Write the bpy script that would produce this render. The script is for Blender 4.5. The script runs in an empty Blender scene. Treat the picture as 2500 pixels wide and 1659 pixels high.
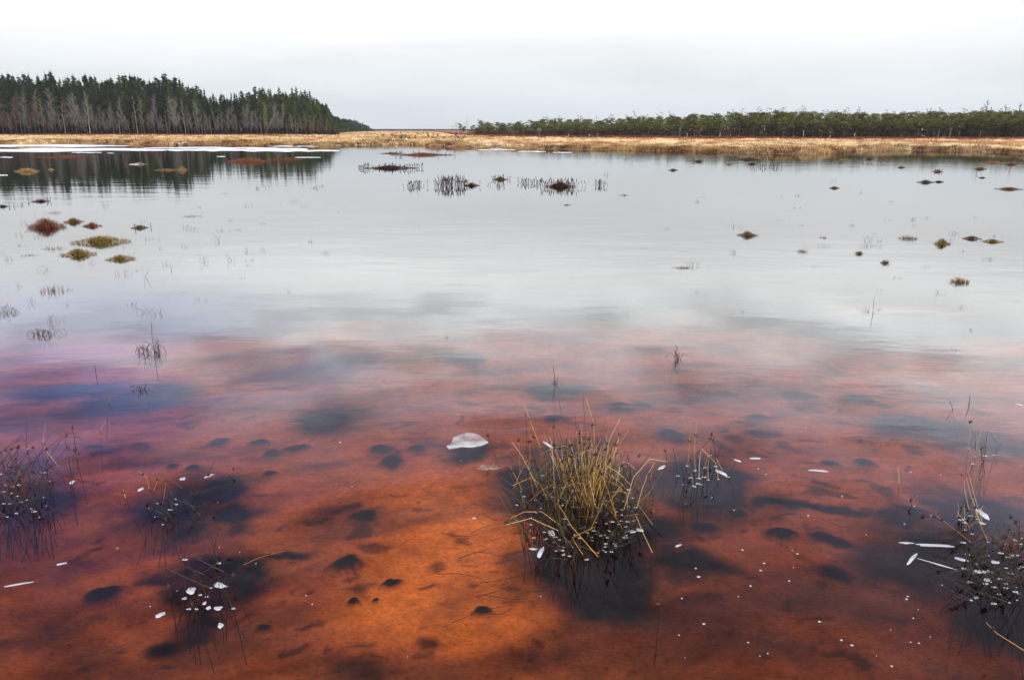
import bpy, math, random
import numpy as np
from mathutils import Vector, Euler, Matrix
R = math.radians
scene = bpy.context.scene
col = scene.collection

# ------------------------------------------------------------------ camera
H = 1.7
PITCH = math.atan(512.5 / 1875.0)
cam_d = bpy.data.cameras.new("camera")
cam = bpy.data.objects.new("camera", cam_d)
col.objects.link(cam)
cam.location = (0, 0, H)
cam.rotation_euler = (R(90) - PITCH, 0, 0)
cam_d.sensor_width = 36
cam_d.lens = 27.0
cam_d.clip_start = 0.05
cam_d.clip_end = 12000
scene.camera = cam

# ------------------------------------------------------------------ sky, sun, exposure
SUN_EL, SUN_AZ = R(38), R(150)          # light from behind the camera, to the right
world = bpy.data.worlds.new("World")
scene.world = world
world.use_nodes = True
nt = world.node_tree
nt.nodes.clear()
def N(tree, t, **kw):
    n = tree.nodes.new(t)
    for k, v in kw.items():
        setattr(n, k, v)
    return n
def L(tree, a, b):
    tree.links.new(a, b)
def ramp(tree, pts, interp='LINEAR'):
    n = N(tree, 'ShaderNodeValToRGB')
    n.color_ramp.interpolation = interp
    els = n.color_ramp.elements
    while len(els) < len(pts):
        els.new(0.5)
    for e, (p, c) in zip(els, pts):
        e.position = p
        e.color = (c[0], c[1], c[2], 1) if hasattr(c, '__len__') else (c, c, c, 1)
    return n
def math_n(tree, op, a, b=None, clamp=False):
    n = N(tree, 'ShaderNodeMath', operation=op, use_clamp=clamp)
    for i, v in enumerate((a, b)):
        if v is None:
            continue
        if isinstance(v, (int, float)):
            n.inputs[i].default_value = v
        else:
            L(tree, v, n.inputs[i])
    return n.outputs[0]

sky = N(nt, 'ShaderNodeTexSky', sky_type='NISHITA', sun_disc=False)
sky.sun_elevation = SUN_EL
sky.sun_rotation = SUN_AZ
sky.dust_density = 3.0
bg_sky = N(nt, 'ShaderNodeBackground')
bg_sky.inputs[1].default_value = 0.09
L(nt, sky.outputs[0], bg_sky.inputs[0])
tc = N(nt, 'ShaderNodeTexCoord')
sep = N(nt, 'ShaderNodeSeparateXYZ')
L(nt, tc.outputs['Generated'], sep.inputs[0])
mp = N(nt, 'ShaderNodeMapping')
mp.inputs['Scale'].default_value = (2.2, 2.2, 9.0)
L(nt, tc.outputs['Generated'], mp.inputs[0])
nz = N(nt, 'ShaderNodeTexNoise')
nz.inputs['Scale'].default_value = 1.6
nz.inputs['Detail'].default_value = 5
nz.inputs['Roughness'].default_value = 0.55
L(nt, mp.outputs[0], nz.inputs['Vector'])
wob = math_n(nt, 'MULTIPLY', math_n(nt, 'SUBTRACT', nz.outputs[0], 0.5), 0.16)
grow = math_n(nt, 'MULTIPLY', math_n(nt, 'SUBTRACT', sep.outputs[2], 0.10), 3.2, True)
zz = math_n(nt, 'ADD', sep.outputs[2], math_n(nt, 'MULTIPLY', wob, grow))
SK = 4.0   # ramp colours are stored divided by this
cl = ramp(nt, [(p, tuple(v / SK for v in c)) for p, c in [
    (0.0, (.70, .745, .775)), (.045, (.745, .785, .81)), (.077, (.80, .825, .845)), (.101, (.87, .885, .90)), (.123, (.98, .99, 1.0)), (.149, (1.28, 1.30, 1.31)),
    (.178, (1.72, 1.78, 1.76)), (.215, (2.1, 2.2, 2.2)), (.275, (2.0, 2.12, 2.25)), (.325, (1.5, 1.58, 1.85)), (.38, (.92, .95, 1.30)),
    (.47, (.46, .49, .68)), (.62, (.36, .38, .46)), (.74, (1.2, 1.2, 1.2)), (1.0, (2.1, 2.1, 2.05))]])  # zenith brightened as an overhead light source, unseen in the reflections
L(nt, zz, cl.inputs[0])
# clouds: broad lighter and darker banks
nz2 = N(nt, 'ShaderNodeTexNoise')
nz2.inputs['Scale'].default_value = 2.6
nz2.inputs['Detail'].default_value = 6
mp2 = N(nt, 'ShaderNodeMapping')
mp2.inputs['Scale'].default_value = (1.5, 1.5, 7.0)
mp2.inputs['Location'].default_value = (3.1, .7, .2)
L(nt, tc.outputs['Generated'], mp2.inputs[0])
L(nt, mp2.outputs[0], nz2.inputs['Vector'])
bank = ramp(nt, [(.30, .93), (.5, 1.0), (.70, 1.05)])
L(nt, nz2.outputs[0], bank.inputs[0])
bank_hi = ramp(nt, [(.34, .60), (.46, .90), (.56, 1.08), (.70, 1.30)])
mp3 = N(nt, 'ShaderNodeMapping'); mp3.inputs['Scale'].default_value = (3.6, 3.6, 15.0); mp3.inputs['Rotation'].default_value = (0, R(5), 0)
L(nt, tc.outputs['Generated'], mp3.inputs[0])
nz3 = N(nt, 'ShaderNodeTexNoise'); nz3.inputs['Scale'].default_value = 2.0; nz3.inputs['Detail'].default_value = 7; nz3.inputs['Distortion'].default_value = .5
L(nt, mp3.outputs[0], nz3.inputs['Vector']); L(nt, nz3.outputs[0], bank_hi.inputs[0])
hi_m = ramp(nt, [(.15, 0.0), (.27, 1.0)], 'EASE'); L(nt, sep.outputs[2], hi_m.inputs[0])
bmix = N(nt, 'ShaderNodeMix', data_type='RGBA'); L(nt, hi_m.outputs[0], bmix.inputs[0]); L(nt, bank.outputs[0], bmix.inputs[6]); L(nt, bank_hi.outputs[0], bmix.inputs[7])
mul = N(nt, 'ShaderNodeMix', data_type='RGBA', blend_type='MULTIPLY')
mul.inputs[0].default_value = 1.0
L(nt, cl.outputs[0], mul.inputs[6]); L(nt, bmix.outputs[2], mul.inputs[7])
# a violet-grey bank to the west (left), 8 to 28 degrees up
azl = math_n(nt, 'DIVIDE', sep.outputs[0], math_n(nt, 'MAXIMUM', math_n(nt, 'ABSOLUTE', sep.outputs[1]), 0.05))
wn = math_n(nt, 'MULTIPLY', math_n(nt, 'SUBTRACT', nz.outputs[0], 0.5), 0.9)
left_m = ramp(nt, [(0.0, 1.0), (.42, 0.0)], 'EASE')
L(nt, math_n(nt, 'ADD', math_n(nt, 'ADD', azl, 0.62), wn), left_m.inputs[0])
up_m = ramp(nt, [(.13, 0.0), (.21, .5), (.275, 1.0), (.40, 1.0), (.60, 0.35)], 'EASE')
L(nt, zz, up_m.inputs[0])
viol = N(nt, 'ShaderNodeMix', data_type='RGBA', blend_type='MULTIPLY')
L(nt, math_n(nt, 'MULTIPLY', left_m.outputs[0], up_m.outputs[0]), viol.inputs[0])
L(nt, mul.outputs[2], viol.inputs[6])
viol.inputs[7].default_value = (.34, .37, .70, 1)
bg_cl = N(nt, 'ShaderNodeBackground')
bg_cl.inputs[1].default_value = SK
L(nt, viol.outputs[2], bg_cl.inputs[0])
mixw = N(nt, 'ShaderNodeMixShader')
mixw.inputs[0].default_value = 0.96
L(nt, bg_sky.outputs[0], mixw.inputs[1]); L(nt, bg_cl.outputs[0], mixw.inputs[2])
wout = N(nt, 'ShaderNodeOutputWorld')
L(nt, mixw.outputs[0], wout.inputs[0])

sl = bpy.data.lights.new("sun", 'SUN')
sl.energy = 1.5
sl.angle = R(12)
sl.color = (1.0, .95, .87)
sun = bpy.data.objects.new("sun", sl)
col.objects.link(sun)
sun.rotation_euler = (R(90) - SUN_EL, 0, R(180) - SUN_AZ)
sun.location = (0, 0, 60)

scene.view_settings.view_transform = 'Standard'
scene.view_settings.look = 'None'
scene.view_settings.exposure = 0.22
scene.view_settings.gamma = 1.0
scene.render.engine = 'CYCLES'
scene.cycles.max_bounces = 8
scene.cycles.transparent_max_bounces = 12
scene.cycles.use_denoising = True

# ------------------------------------------------------------------ helpers
rng = random.Random(7)
SV = 2500.0 / 2363.0                    # positions below were read off an overview 2363 wide
cp, sp = math.cos(PITCH), math.sin(PITCH)
def ray(X, Y):
    u = (X * SV - 1250) / 1875.0
    v = (829.5 - Y * SV) / 1875.0
    return (u, cp + v * sp, -sp + v * cp)
def W(X, Y, z=0.0):                     # the point at height z seen at (X, Y)
    d = ray(X, Y)
    t = (z - H) / d[2]
    return Vector((d[0] * t, d[1] * t, z))
def at_y(X, Y, y):                      # the point at distance y seen at (X, Y)
    d = ray(X, Y)
    t = y / d[1]
    return Vector((d[0] * t, y, H + d[2] * t))
def zx(X, y, z=0.3):                    # x of column X at distance y, height z
    return ((X * SV - 1250) / 1875.0) * (y * cp + (H - z) * sp)
def ztop(Y, y):
    d = ray(1181, Y)
    return H + y * d[2] / d[1]

def hash2(ix, iy, s):
    h = (ix.astype(np.int64) * 374761393 + iy.astype(np.int64) * 668265263 + s * 1442695041) & 0x7fffffff
    h = ((h ^ (h >> 13)) * 1274126177) & 0x7fffffff
    return ((h ^ (h >> 16)) & 0xffffff) / float(0xffffff)
def vnoise(x, y, s=0):
    x = np.asarray(x, float); y = np.asarray(y, float)
    ix, iy = np.floor(x), np.floor(y)
    fx, fy = x - ix, y - iy
    fx = fx * fx * (3 - 2 * fx); fy = fy * fy * (3 - 2 * fy)
    a = hash2(ix, iy, s); b = hash2(ix + 1, iy, s); c = hash2(ix, iy + 1, s); d = hash2(ix + 1, iy + 1, s)
    return (a * (1 - fx) + b * fx) * (1 - fy) + (c * (1 - fx) + d * fx) * fy
def fbm(x, y, s=0, o=4):
    t = 0; a = .5; n = 0
    for i in range(o):
        t = t + a * vnoise(x * 2 ** i, y * 2 ** i, s + i * 17); n += a; a *= .5
    return t / n

class MB:
    def __init__(self):
        self.v = []; self.f = []; self.c = []
    def tri(self, a, b, c, colr):
        n = len(self.v); self.v += [tuple(a), tuple(b), tuple(c)]; self.f.append((n, n + 1, n + 2)); self.c.append(colr)
    def tube(self, pts, r0, r1, colr, sides=3, colr2=None):
        n0 = len(self.v); m = len(pts)
        for i, p in enumerate(pts):
            p = Vector(p)
            d = (Vector(pts[min(i + 1, m - 1)]) - Vector(pts[max(i - 1, 0)]))
            if d.length < 1e-9: d = Vector((0, 0, 1))
            d.normalize()
            a = d.cross(Vector((0, 1, 0.13)));
            if a.length < 1e-4: a = Vector((1, 0, 0))
            a.normalize(); b = d.cross(a)
            r = r0 + (r1 - r0) * i / (m - 1)
            for k in range(sides):
                t = 2 * math.pi * k / sides
                self.v.append(tuple(p + a * (r * math.cos(t)) + b * (r * math.sin(t))))
        for i in range(m - 1):
            cc = colr if colr2 is None else tuple(colr[j] + (colr2[j] - colr[j]) * (i + .5) / (m - 1) for j in range(3))
            for k in range(sides):
                k2 = (k + 1) % sides
                self.f.append((n0 + i * sides + k, n0 + i * sides + k2, n0 + (i + 1) * sides + k2, n0 + (i + 1) * sides + k))
                self.c.append(cc)
        self.f.append(tuple(n0 + (m - 1) * sides + k for k in range(sides))); self.c.append(colr2 or colr)
    def ribbon(self, pts, w, colr, colr2=None, side=None):
        m = len(pts); n0 = len(self.v)
        pts = [Vector(p) for p in pts]
        if side is None:
            t = rng.uniform(0, math.pi); side = Vector((math.cos(t), math.sin(t), 0))
        for i in range(m - 1):
            ww = w * (1 - .75 * i / (m - 1)) * .5
            self.v += [tuple(pts[i] - side * ww), tuple(pts[i] + side * ww)]
        self.v.append(tuple(pts[-1]))
        for i in range(m - 2):
            cc = colr if colr2 is None else tuple(colr[j] + (colr2[j] - colr[j]) * i / (m - 1) for j in range(3))
            a = n0 + 2 * i
            self.f.append((a, a + 1, a + 3, a + 2)); self.c.append(cc)
        a = n0 + 2 * (m - 2)
        self.f.append((a, a + 1, n0 + 2 * (m - 1))); self.c.append(colr2 or colr)
    def blob(self, c, rx, ry, rz, colr, seg=7, rings=4, rough=.15):
        n0 = len(self.v); c = Vector(c)
        for i in range(rings + 1):
            th = math.pi * i / rings
            for k in range(seg):
                ph = 2 * math.pi * k / seg + i * .3
                q = 1 + rng.uniform(-rough, rough)
                self.v.append((c.x + rx * q * math.sin(th) * math.cos(ph), c.y + ry * q * math.sin(th) * math.sin(ph), c.z + rz * q * math.cos(th)))
        for i in range(rings):
            for k in range(seg):
                k2 = (k + 1) % seg
                self.f.append((n0 + i * seg + k, n0 + (i + 1) * seg + k, n0 + (i + 1) * seg + k2, n0 + i * seg + k2)); self.c.append(colr)
    def mesh(self, name, mat, smooth=False):
        me = bpy.data.meshes.new(name)
        me.from_pydata(self.v, [], self.f)
        ca = me.color_attributes.new("Col", 'FLOAT_COLOR', 'CORNER')
        tot = np.array([len(f) for f in self.f])
        cc = np.ones((len(self.c), 4)); cc[:, :3] = np.array([c[:3] for c in self.c])
        ca.data.foreach_set("color", np.repeat(cc, tot, axis=0).ravel())
        me.materials.append(mat)
        if smooth:
            me.polygons.foreach_set("use_smooth", [True] * len(me.polygons))
        me.update()
        return me
    def build(self, name, mat, parent=None, smooth=False, loc=None):
        return obj(name, self.mesh(name, mat, smooth), parent, loc)

def obj(name, me, parent=None, loc=None):
    o = bpy.data.objects.new(name, me)
    col.objects.link(o)
    if parent: o.parent = parent
    if loc is not None: o.location = loc
    return o
def tag(o, label=None, cat=None, group=None, kind=None):
    if label: o['label'] = label
    if cat: o['category'] = cat
    if group: o['group'] = group
    if kind: o['kind'] = kind
    return o
def empty(name, loc=(0, 0, 0)):
    o = bpy.data.objects.new(name, None)
    col.objects.link(o); o.location = loc
    o.empty_display_size = .1
    return o

def pmat(name, rough=.85, vary=.25, noise_scale=8.0, trans=0.0, spec=.25, hue=0.0):
    """procedural material: colour attribute of the leaves and stems, mottled by noise and by object"""
    m = bpy.data.materials.new(name); m.use_nodes = True
    t = m.node_tree; t.nodes.clear()
    at = N(t, 'ShaderNodeAttribute', attribute_name="Col")
    tcx = N(t, 'ShaderNodeTexCoord')
    n = N(t, 'ShaderNodeTexNoise'); n.inputs['Scale'].default_value = noise_scale; n.inputs['Detail'].default_value = 3
    L(t, tcx.outputs['Object'], n.inputs['Vector'])
    oi = N(t, 'ShaderNodeObjectInfo')
    val = math_n(t, 'ADD', math_n(t, 'MULTIPLY', math_n(t, 'SUBTRACT', n.outputs[0], .5), vary * 3), math_n(t, 'MULTIPLY', math_n(t, 'SUBTRACT', oi.outputs['Random'], .5), vary * 1.4))
    hs = N(t, 'ShaderNodeHueSaturation')
    L(t, at.outputs['Color'], hs.inputs['Color'])
    L(t, math_n(t, 'ADD', val, 1.0), hs.inputs['Value'])
    if hue:
        L(t, math_n(t, 'ADD', math_n(t, 'MULTIPLY', math_n(t, 'SUBTRACT', oi.outputs['Random'], .5), hue), .5), hs.inputs['Hue'])
    b = N(t, 'ShaderNodeBsdfPrincipled'); b.inputs['Roughness'].default_value = rough
    b.inputs['Specular IOR Level'].default_value = spec
    L(t, hs.outputs[0], b.inputs['Base Color'])
    out = N(t, 'ShaderNodeOutputMaterial')
    if trans:
        tr = N(t, 'ShaderNodeBsdfTranslucent'); L(t, hs.outputs[0], tr.inputs[0])
        mx = N(t, 'ShaderNodeMixShader'); mx.inputs[0].default_value = trans
        L(t, b.outputs[0], mx.inputs[1]); L(t, tr.outputs[0], mx.inputs[2]); L(t, mx.outputs[0], out.inputs[0])
    else:
        L(t, b.outputs[0], out.inputs[0])
    return m
M_needle = pmat("needles", vary=.35, noise_scale=.5, hue=.05, spec=.05)
M_bark = pmat("bark", vary=.25, noise_scale=3, spec=.05)
M_twig = pmat("twigs", vary=.25, noise_scale=.6, hue=.04, spec=.05)
M_sedge = pmat("dry_sedge", vary=.22, noise_scale=5, trans=.25, hue=.02)
M_rush = pmat("rush", vary=.2, noise_scale=12, rough=.5, spec=.4)
M_seed = pmat("seed", vary=.2, noise_scale=60)
M_mound = pmat("peat_moss", vary=.4, noise_scale=25, spec=.05)
M_field = pmat("bog_sedge_field", vary=.45, noise_scale=.12, trans=.2, spec=.05)

# ------------------------------------------------------------------ water
def water_mat():
    m = bpy.data.materials.new("bog_water"); m.use_nodes = True
    t = m.node_tree; t.nodes.clear()
    tcx = N(t, 'ShaderNodeTexCoord')
    mpp = N(t, 'ShaderNodeMapping'); mpp.inputs['Scale'].default_value = (.45, 1.0, 1.0)
    mpp.inputs['Rotation'].default_value = (0, 0, R(9))
    L(t, tcx.outputs['Object'], mpp.inputs[0])
    n1 = N(t, 'ShaderNodeTexNoise'); n1.inputs['Scale'].default_value = 7.0; n1.inputs['Detail'].default_value = 4; n1.inputs['Roughness'].default_value = .55
    n2 = N(t, 'ShaderNodeTexNoise'); n2.inputs['Scale'].default_value = 1.1; n2.inputs['Detail'].default_value = 2
    n3 = N(t, 'ShaderNodeTexNoise'); n3.inputs['Scale'].default_value = .07; n3.inputs['Detail'].default_value = 3
    for n in (n1, n2, n3): L(t, mpp.outputs[0], n.inputs['Vector'])
    # wind patches: where the surface is ruffled
    patch = ramp(t, [(.38, .35), (.62, 1.0)])
    L(t, n3.outputs[0], patch.inputs[0])
    sxyz = N(t, 'ShaderNodeSeparateXYZ'); L(t, tcx.outputs['Object'], sxyz.inputs[0])
    mr = N(t, 'ShaderNodeMapRange'); mr.inputs[1].default_value = 5; mr.inputs[2].default_value = 32; mr.inputs[3].default_value = 1.0; mr.inputs[4].default_value = .85
    L(t, sxyz.outputs[1], mr.inputs[0])          # more wind out in the open, calm among the rushes
    hgt = math_n(t, 'ADD', math_n(t, 'MULTIPLY', math_n(t, 'MULTIPLY', n1.outputs[0], .0016), patch.outputs[0]), math_n(t, 'MULTIPLY', n2.outputs[0], .0045))
    hgt = math_n(t, 'MULTIPLY', hgt, mr.outputs[0])
    bmp = N(t, 'ShaderNodeBump'); bmp.inputs['Distance'].default_value = 1.0; bmp.inputs['Strength'].default_value = 1.0
    L(t, hgt, bmp.inputs['Height'])
    fr = N(t, 'ShaderNodeFresnel'); fr.inputs['IOR'].default_value = 1.33
    L(t, bmp.outputs[0], fr.inputs['Normal'])
    gl = N(t, 'ShaderNodeBsdfGlossy'); gl.inputs['Roughness'].default_value = .02
    L(t, bmp.outputs[0], gl.inputs['Normal'])
    tr = N(t, 'ShaderNodeBsdfTransparent'); tr.inputs[0].default_value = (.93, .72, .56, 1)
    mx = N(t, 'ShaderNodeMixShader')
    film = ramp(t, [(0.0, 0.0), (.10, .10), (.20, .215), (.30, .40), (.45, .66), (.60, .86), (.75, .95), (1.0, 1.0)])     # low-angle mirror strengthened to brighten the far water; no film of ice
    L(t, fr.outputs[0], film.inputs[0])
    L(t, film.outputs[0], mx.inputs[0]); L(t, tr.outputs[0], mx.inputs[1]); L(t, gl.outputs[0], mx.inputs[2])
    out = N(t, 'ShaderNodeOutputMaterial'); L(t, mx.outputs[0], out.inputs[0])
    return m
def sheet(name, x0, x1, y0, y1, z, mat):
    me = bpy.data.meshes.new(name)
    me.from_pydata([(x0, y0, z), (x1, y0, z), (x1, y1, z), (x0, y1, z)], [], [(0, 1, 2, 3)])
    me.materials.append(mat)
    return obj(name, me)
tag(sheet("water", -900, 900, -60, 900, 0.0, water_mat()), kind='structure')

# ------------------------------------------------------------------ lake bed
ZB = -0.24
BLOBS = [(840,1202,80,32),(800,1306,72,38),(908,1074,52,34),(963,1042,48,18),(880,1044,62,20),(688,1037,58,18),(630,1049,44,18),(505,1020,44,24),
 (598,1021,52,18),(625,1095,32,14),(905,1350,46,22),(815,1392,32,18),(1113,1414,46,22),(608,1453,40,18),(235,1375,80,42),(1750,952,44,16),
 (1435,933,56,26),(1490,924,42,13),(1550,1008,58,36),(1995,1073,48,24),(1915,1073,44,15),(1700,1187,52,22),(1800,1235,74,28),(1625,1222,62,28),
 (445,1080,30,14),(400,1078,30,14),(1840,903,110,24),(1978,908,70,18),(868,1386,14,9),(1280,960,44,24),(1250,890,90,26)]
# broad dark beds of moss, drawn into the colour of the bed itself
DARK = [(1330,1125,190,80),(1365,1290,150,90),(1370,1350,150,70),(1240,1110,90,50),(1630,1115,110,62),(1560,1295,85,55),(395,1170,130,75),(520,1135,110,42),(400,1235,60,30),
 (50,1165,150,70),(470,1330,105,70),(440,1420,70,45),(2210,1300,200,130),(2330,1420,160,130),(2250,1190,110,60),(2110,978,120,38),(2250,1010,110,40),(1085,1035,75,26),(1940,1172,90,13),(1850,1170,60,10),
 (990,1474,42,15),(380,1335,50,18),
 (300,900,130,50),(150,880,150,26),(800,795,90,18),(760,950,80,42),(1300,885,80,20),(2330,1330,120,120),(1070,790,50,18),(1450,1200,120,60),(1960,1250,70,16),(2080,1180,60,30),(1830,1170,110,14),
 (520,1200,90,36),(560,1330,70,34),(380,1480,60,28),(640,1290,90,16),(1950,1330,60,20)]
xs = np.concatenate([np.linspace(-30, -3.6, 90, endpoint=False), np.linspace(-3.6, 3.6, 430, endpoint=False), np.linspace(3.6, 30, 91)])
ys = np.concatenate([np.linspace(-2, 1.4, 14, endpoint=False), np.linspace(1.4, 6.5, 330, endpoint=False), np.linspace(6.5, 40, 170)])
gx, gy = np.meshgrid(xs, ys)
def bed_z(x, y):
    return ZB - 0.5 * np.clip((y - 4.5) / 8, 0, 1) + .03 * (fbm(x * 1.1, y * 1.1, 3) - .5) + .008 * (fbm(x * 9, y * 9, 5) - .5)
gz = bed_z(gx, gy)
wx = gx + .34 * (fbm(gx * 2.6, gy * 2.6, 11) - .5) + .17 * (fbm(gx * 9, gy * 9, 12) - .5)
wy = gy + .34 * (fbm(gx * 2.2, gy * 2.2, 21) - .5) + .19 * (fbm(gx * 8, gy * 8, 22) - .5)
def splat(px, py, blobs, soft=.45):
    acc = np.zeros_like(px)
    for (X, Y, w, h) in blobs:
        c = W(X, Y, ZB); e = W(X + w, Y, ZB); f = W(X, Y - h, ZB); g = W(X, Y + h, ZB)
        rx = abs(e.x - c.x); ry = abs(f.y - g.y) / 2
        d = np.sqrt(((px - c.x) / rx) ** 2 + ((py - c.y) / ry) ** 2)
        k = np.clip((1 + soft * .5 - d) / soft, 0, 1)
        acc = np.maximum(acc, k * k * (3 - 2 * k))
    return acc
DIM = [(800,1535,60,28),(885,1562,50,18),(1520,1420,100,60),(1840,1515,100,34),(1650,1500,120,40),(2000,1400,140,40),(60,1480,120,30),(180,1540,70,34),(1460,1560,130,34),(1420,1480,150,80)]
rq = random.Random(77)
SPOT = [(rq.uniform(150, 2320), rq.uniform(900, 1545), rq.uniform(7, 30), rq.uniform(3, 11)) for _ in range(190)]
dark = np.maximum(np.maximum(splat(wx, wy, DARK, 1.0), .66 * splat(wx, wy, SPOT, .9)), .55 * splat(wx, wy, DIM, 1.6)) * np.clip(.6 + 1.3 * fbm(gx * 2.2 + 9, gy * 3.0, 77, 4) - .1, 0, 1)
st = fbm(gx * 1.0 + gy * .8, gy * 3.2 - gx * 1.3, 31, 5)            # drifts of silt and weed lying in streaks
st2 = fbm(gx * 3.5 + 5, gy * 4.5, 41, 4)
fine = fbm(gx * 26, gy * 26, 51, 3)
weed = np.clip((st - .47) * 5, 0, 1) * .62 + np.clip((st2 - .56) * 6, 0, 1) * .4
hot = splat(gx, gy, [(1110,1240,230,170),(990,1400,190,70)], 1.4)
red = np.clip((fbm(gx * .6 + 3, gy * .6, 61) - .35) * 3, 0, 1)
c_or = np.array([.47, .165, .058]); c_rd = np.array([.35, .118, .062]); c_hot = np.array([.95, .37, .075]); c_dk = np.array([.008, .007, .006]); c_wd = np.array([.10, .036, .028])
base = c_or * (1 - red[..., None] * .65) + c_rd * red[..., None] * .65
base = base * (1 - hot[..., None] * .8) + c_hot * hot[..., None] * .8
rb = np.clip((wx - .12) * 1.3, 0, 1)[..., None] * np.clip((3.7 - gy) / 1.0, 0, 1)[..., None]    # darker peat towards the near right
base = base * (1 - .8 * rb) + np.array([.17, .056, .028]) * .8 * rb
lb = np.clip((-1.0 - wx) * 1.2, 0, 1)[..., None] * np.clip((3.4 - gy) / 1.0, 0, 1)[..., None]
base = base * (1 - .6 * lb) + np.array([.20, .065, .035]) * .6 * lb
base = base * (.8 + .4 * fine[..., None])
base = base * (1 - weed[..., None]) + c_wd * weed[..., None]
dd = (dark * (.86 + .14 * np.clip(fine * 2, 0, 1)))[..., None]
base = base * (1 - dd) + c_dk * dd
sl_ = fbm(gx * 40, gy * 40, 71, 2)
deep = np.clip((gy - 5.6) / 5.0 + 1.3 * (fbm(gx * .55, gy * .8, 73) - .5), 0, 1)[..., None]     # light lost in the deepening water, painted into the bed colour
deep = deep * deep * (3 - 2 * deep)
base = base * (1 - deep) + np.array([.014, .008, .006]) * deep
base = base * (1 - (.45 * np.clip((sl_ - .74) * 9, 0, 1) * np.clip(fbm(gx * 3, gy * 3, 79) * 2 - .6, 0, 1))[..., None])
ny, nx = gx.shape
me = bpy.data.meshes.new("lake_bed")
vv = np.stack([gx, gy, gz], -1).reshape(-1, 3)
idx = np.arange(ny * nx).reshape(ny, nx)
ff = np.stack([idx[:-1, :-1], idx[:-1, 1:], idx[1:, 1:], idx[1:, :-1]], -1).reshape(-1, 4)
def fast_mesh(me, vv, ff, smooth=True):
    k = ff.shape[1]
    me.vertices.add(len(vv)); me.vertices.foreach_set("co", vv.astype(np.float32).ravel())
    me.loops.add(ff.size); me.loops.foreach_set("vertex_index", ff.astype(np.int32).ravel())
    me.polygons.add(len(ff)); me.polygons.foreach_set("loop_start", np.arange(0, ff.size, k, dtype=np.int32))
    me.polygons.foreach_set("use_smooth", np.full(len(ff), smooth))
    me.update(calc_edges=True); me.validate()
fast_mesh(me, vv, ff)
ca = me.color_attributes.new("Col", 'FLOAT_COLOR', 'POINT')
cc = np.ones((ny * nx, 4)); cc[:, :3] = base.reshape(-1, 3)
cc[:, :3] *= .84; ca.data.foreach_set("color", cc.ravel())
M_bed = bpy.data.materials.new("lake_bed_silt"); M_bed.use_nodes = True
def bed_material(m):
    t = m.node_tree; t.nodes.clear()
    at = N(t, 'ShaderNodeAttribute', attribute_name="Col"); ge = N(t, 'ShaderNodeNewGeometry')
    mp_ = N(t, 'ShaderNodeMapping'); mp_.inputs['Scale'].default_value = (1.0, 1.5, 1.0); mp_.inputs['Rotation'].default_value = (0, 0, R(24)); L(t, ge.outputs['Position'], mp_.inputs[0])
    def nz_(sc, det, dist=0.0):
        n = N(t, 'ShaderNodeTexNoise'); n.inputs['Scale'].default_value = sc; n.inputs['Detail'].default_value = det; n.inputs['Distortion'].default_value = dist; L(t, mp_.outputs[0], n.inputs['Vector']); return n.outputs[0]
    a = ramp(t, [(.25, .68), (.5, 1.0), (.78, 1.28)]); L(t, nz_(45, 6), a.inputs[0])
    b = ramp(t, [(.28, .72), (.5, 1.0), (.72, 1.18)]); L(t, nz_(6, 6, .6), b.inputs[0])
    c = ramp(t, [(.655, 1.0), (.70, .42)]); L(t, nz_(60, 2, .8), c.inputs[0])          # crumbs and bits of leaf
    d = ramp(t, [(.66, 1.0), (.73, .55)]); L(t, nz_(17, 3, 1.6), d.inputs[0])
    v = math_n(t, 'MULTIPLY', math_n(t, 'MULTIPLY', a.outputs[0], b.outputs[0]), math_n(t, 'MULTIPLY', c.outputs[0], d.outputs[0]))
    hs = N(t, 'ShaderNodeHueSaturation'); L(t, at.outputs['Color'], hs.inputs['Color']); L(t, v, hs.inputs['Value'])
    df = N(t, 'ShaderNodeBsdfDiffuse'); L(t, hs.outputs[0], df.inputs[0])
    out = N(t, 'ShaderNodeOutputMaterial'); L(t, df.outputs[0], out.inputs[0])
bed_material(M_bed)
me.materials.append(M_bed)
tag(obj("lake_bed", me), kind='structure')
mb = MB()
def plain(name, c, **kw):
    m = pmat(name, **kw); return m
dm = MB(); dm.v = [(-900, -60, -1.2), (900, -60, -1.2), (900, 900, -1.2), (-900, 900, -1.2)]; dm.f = [(0, 1, 2, 3)]; dm.c = [(.014, .008, .006)]  # same dark colour, deep-water light loss painted in
tag(dm.build("deep_bed", M_bed), kind='structure')

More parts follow.
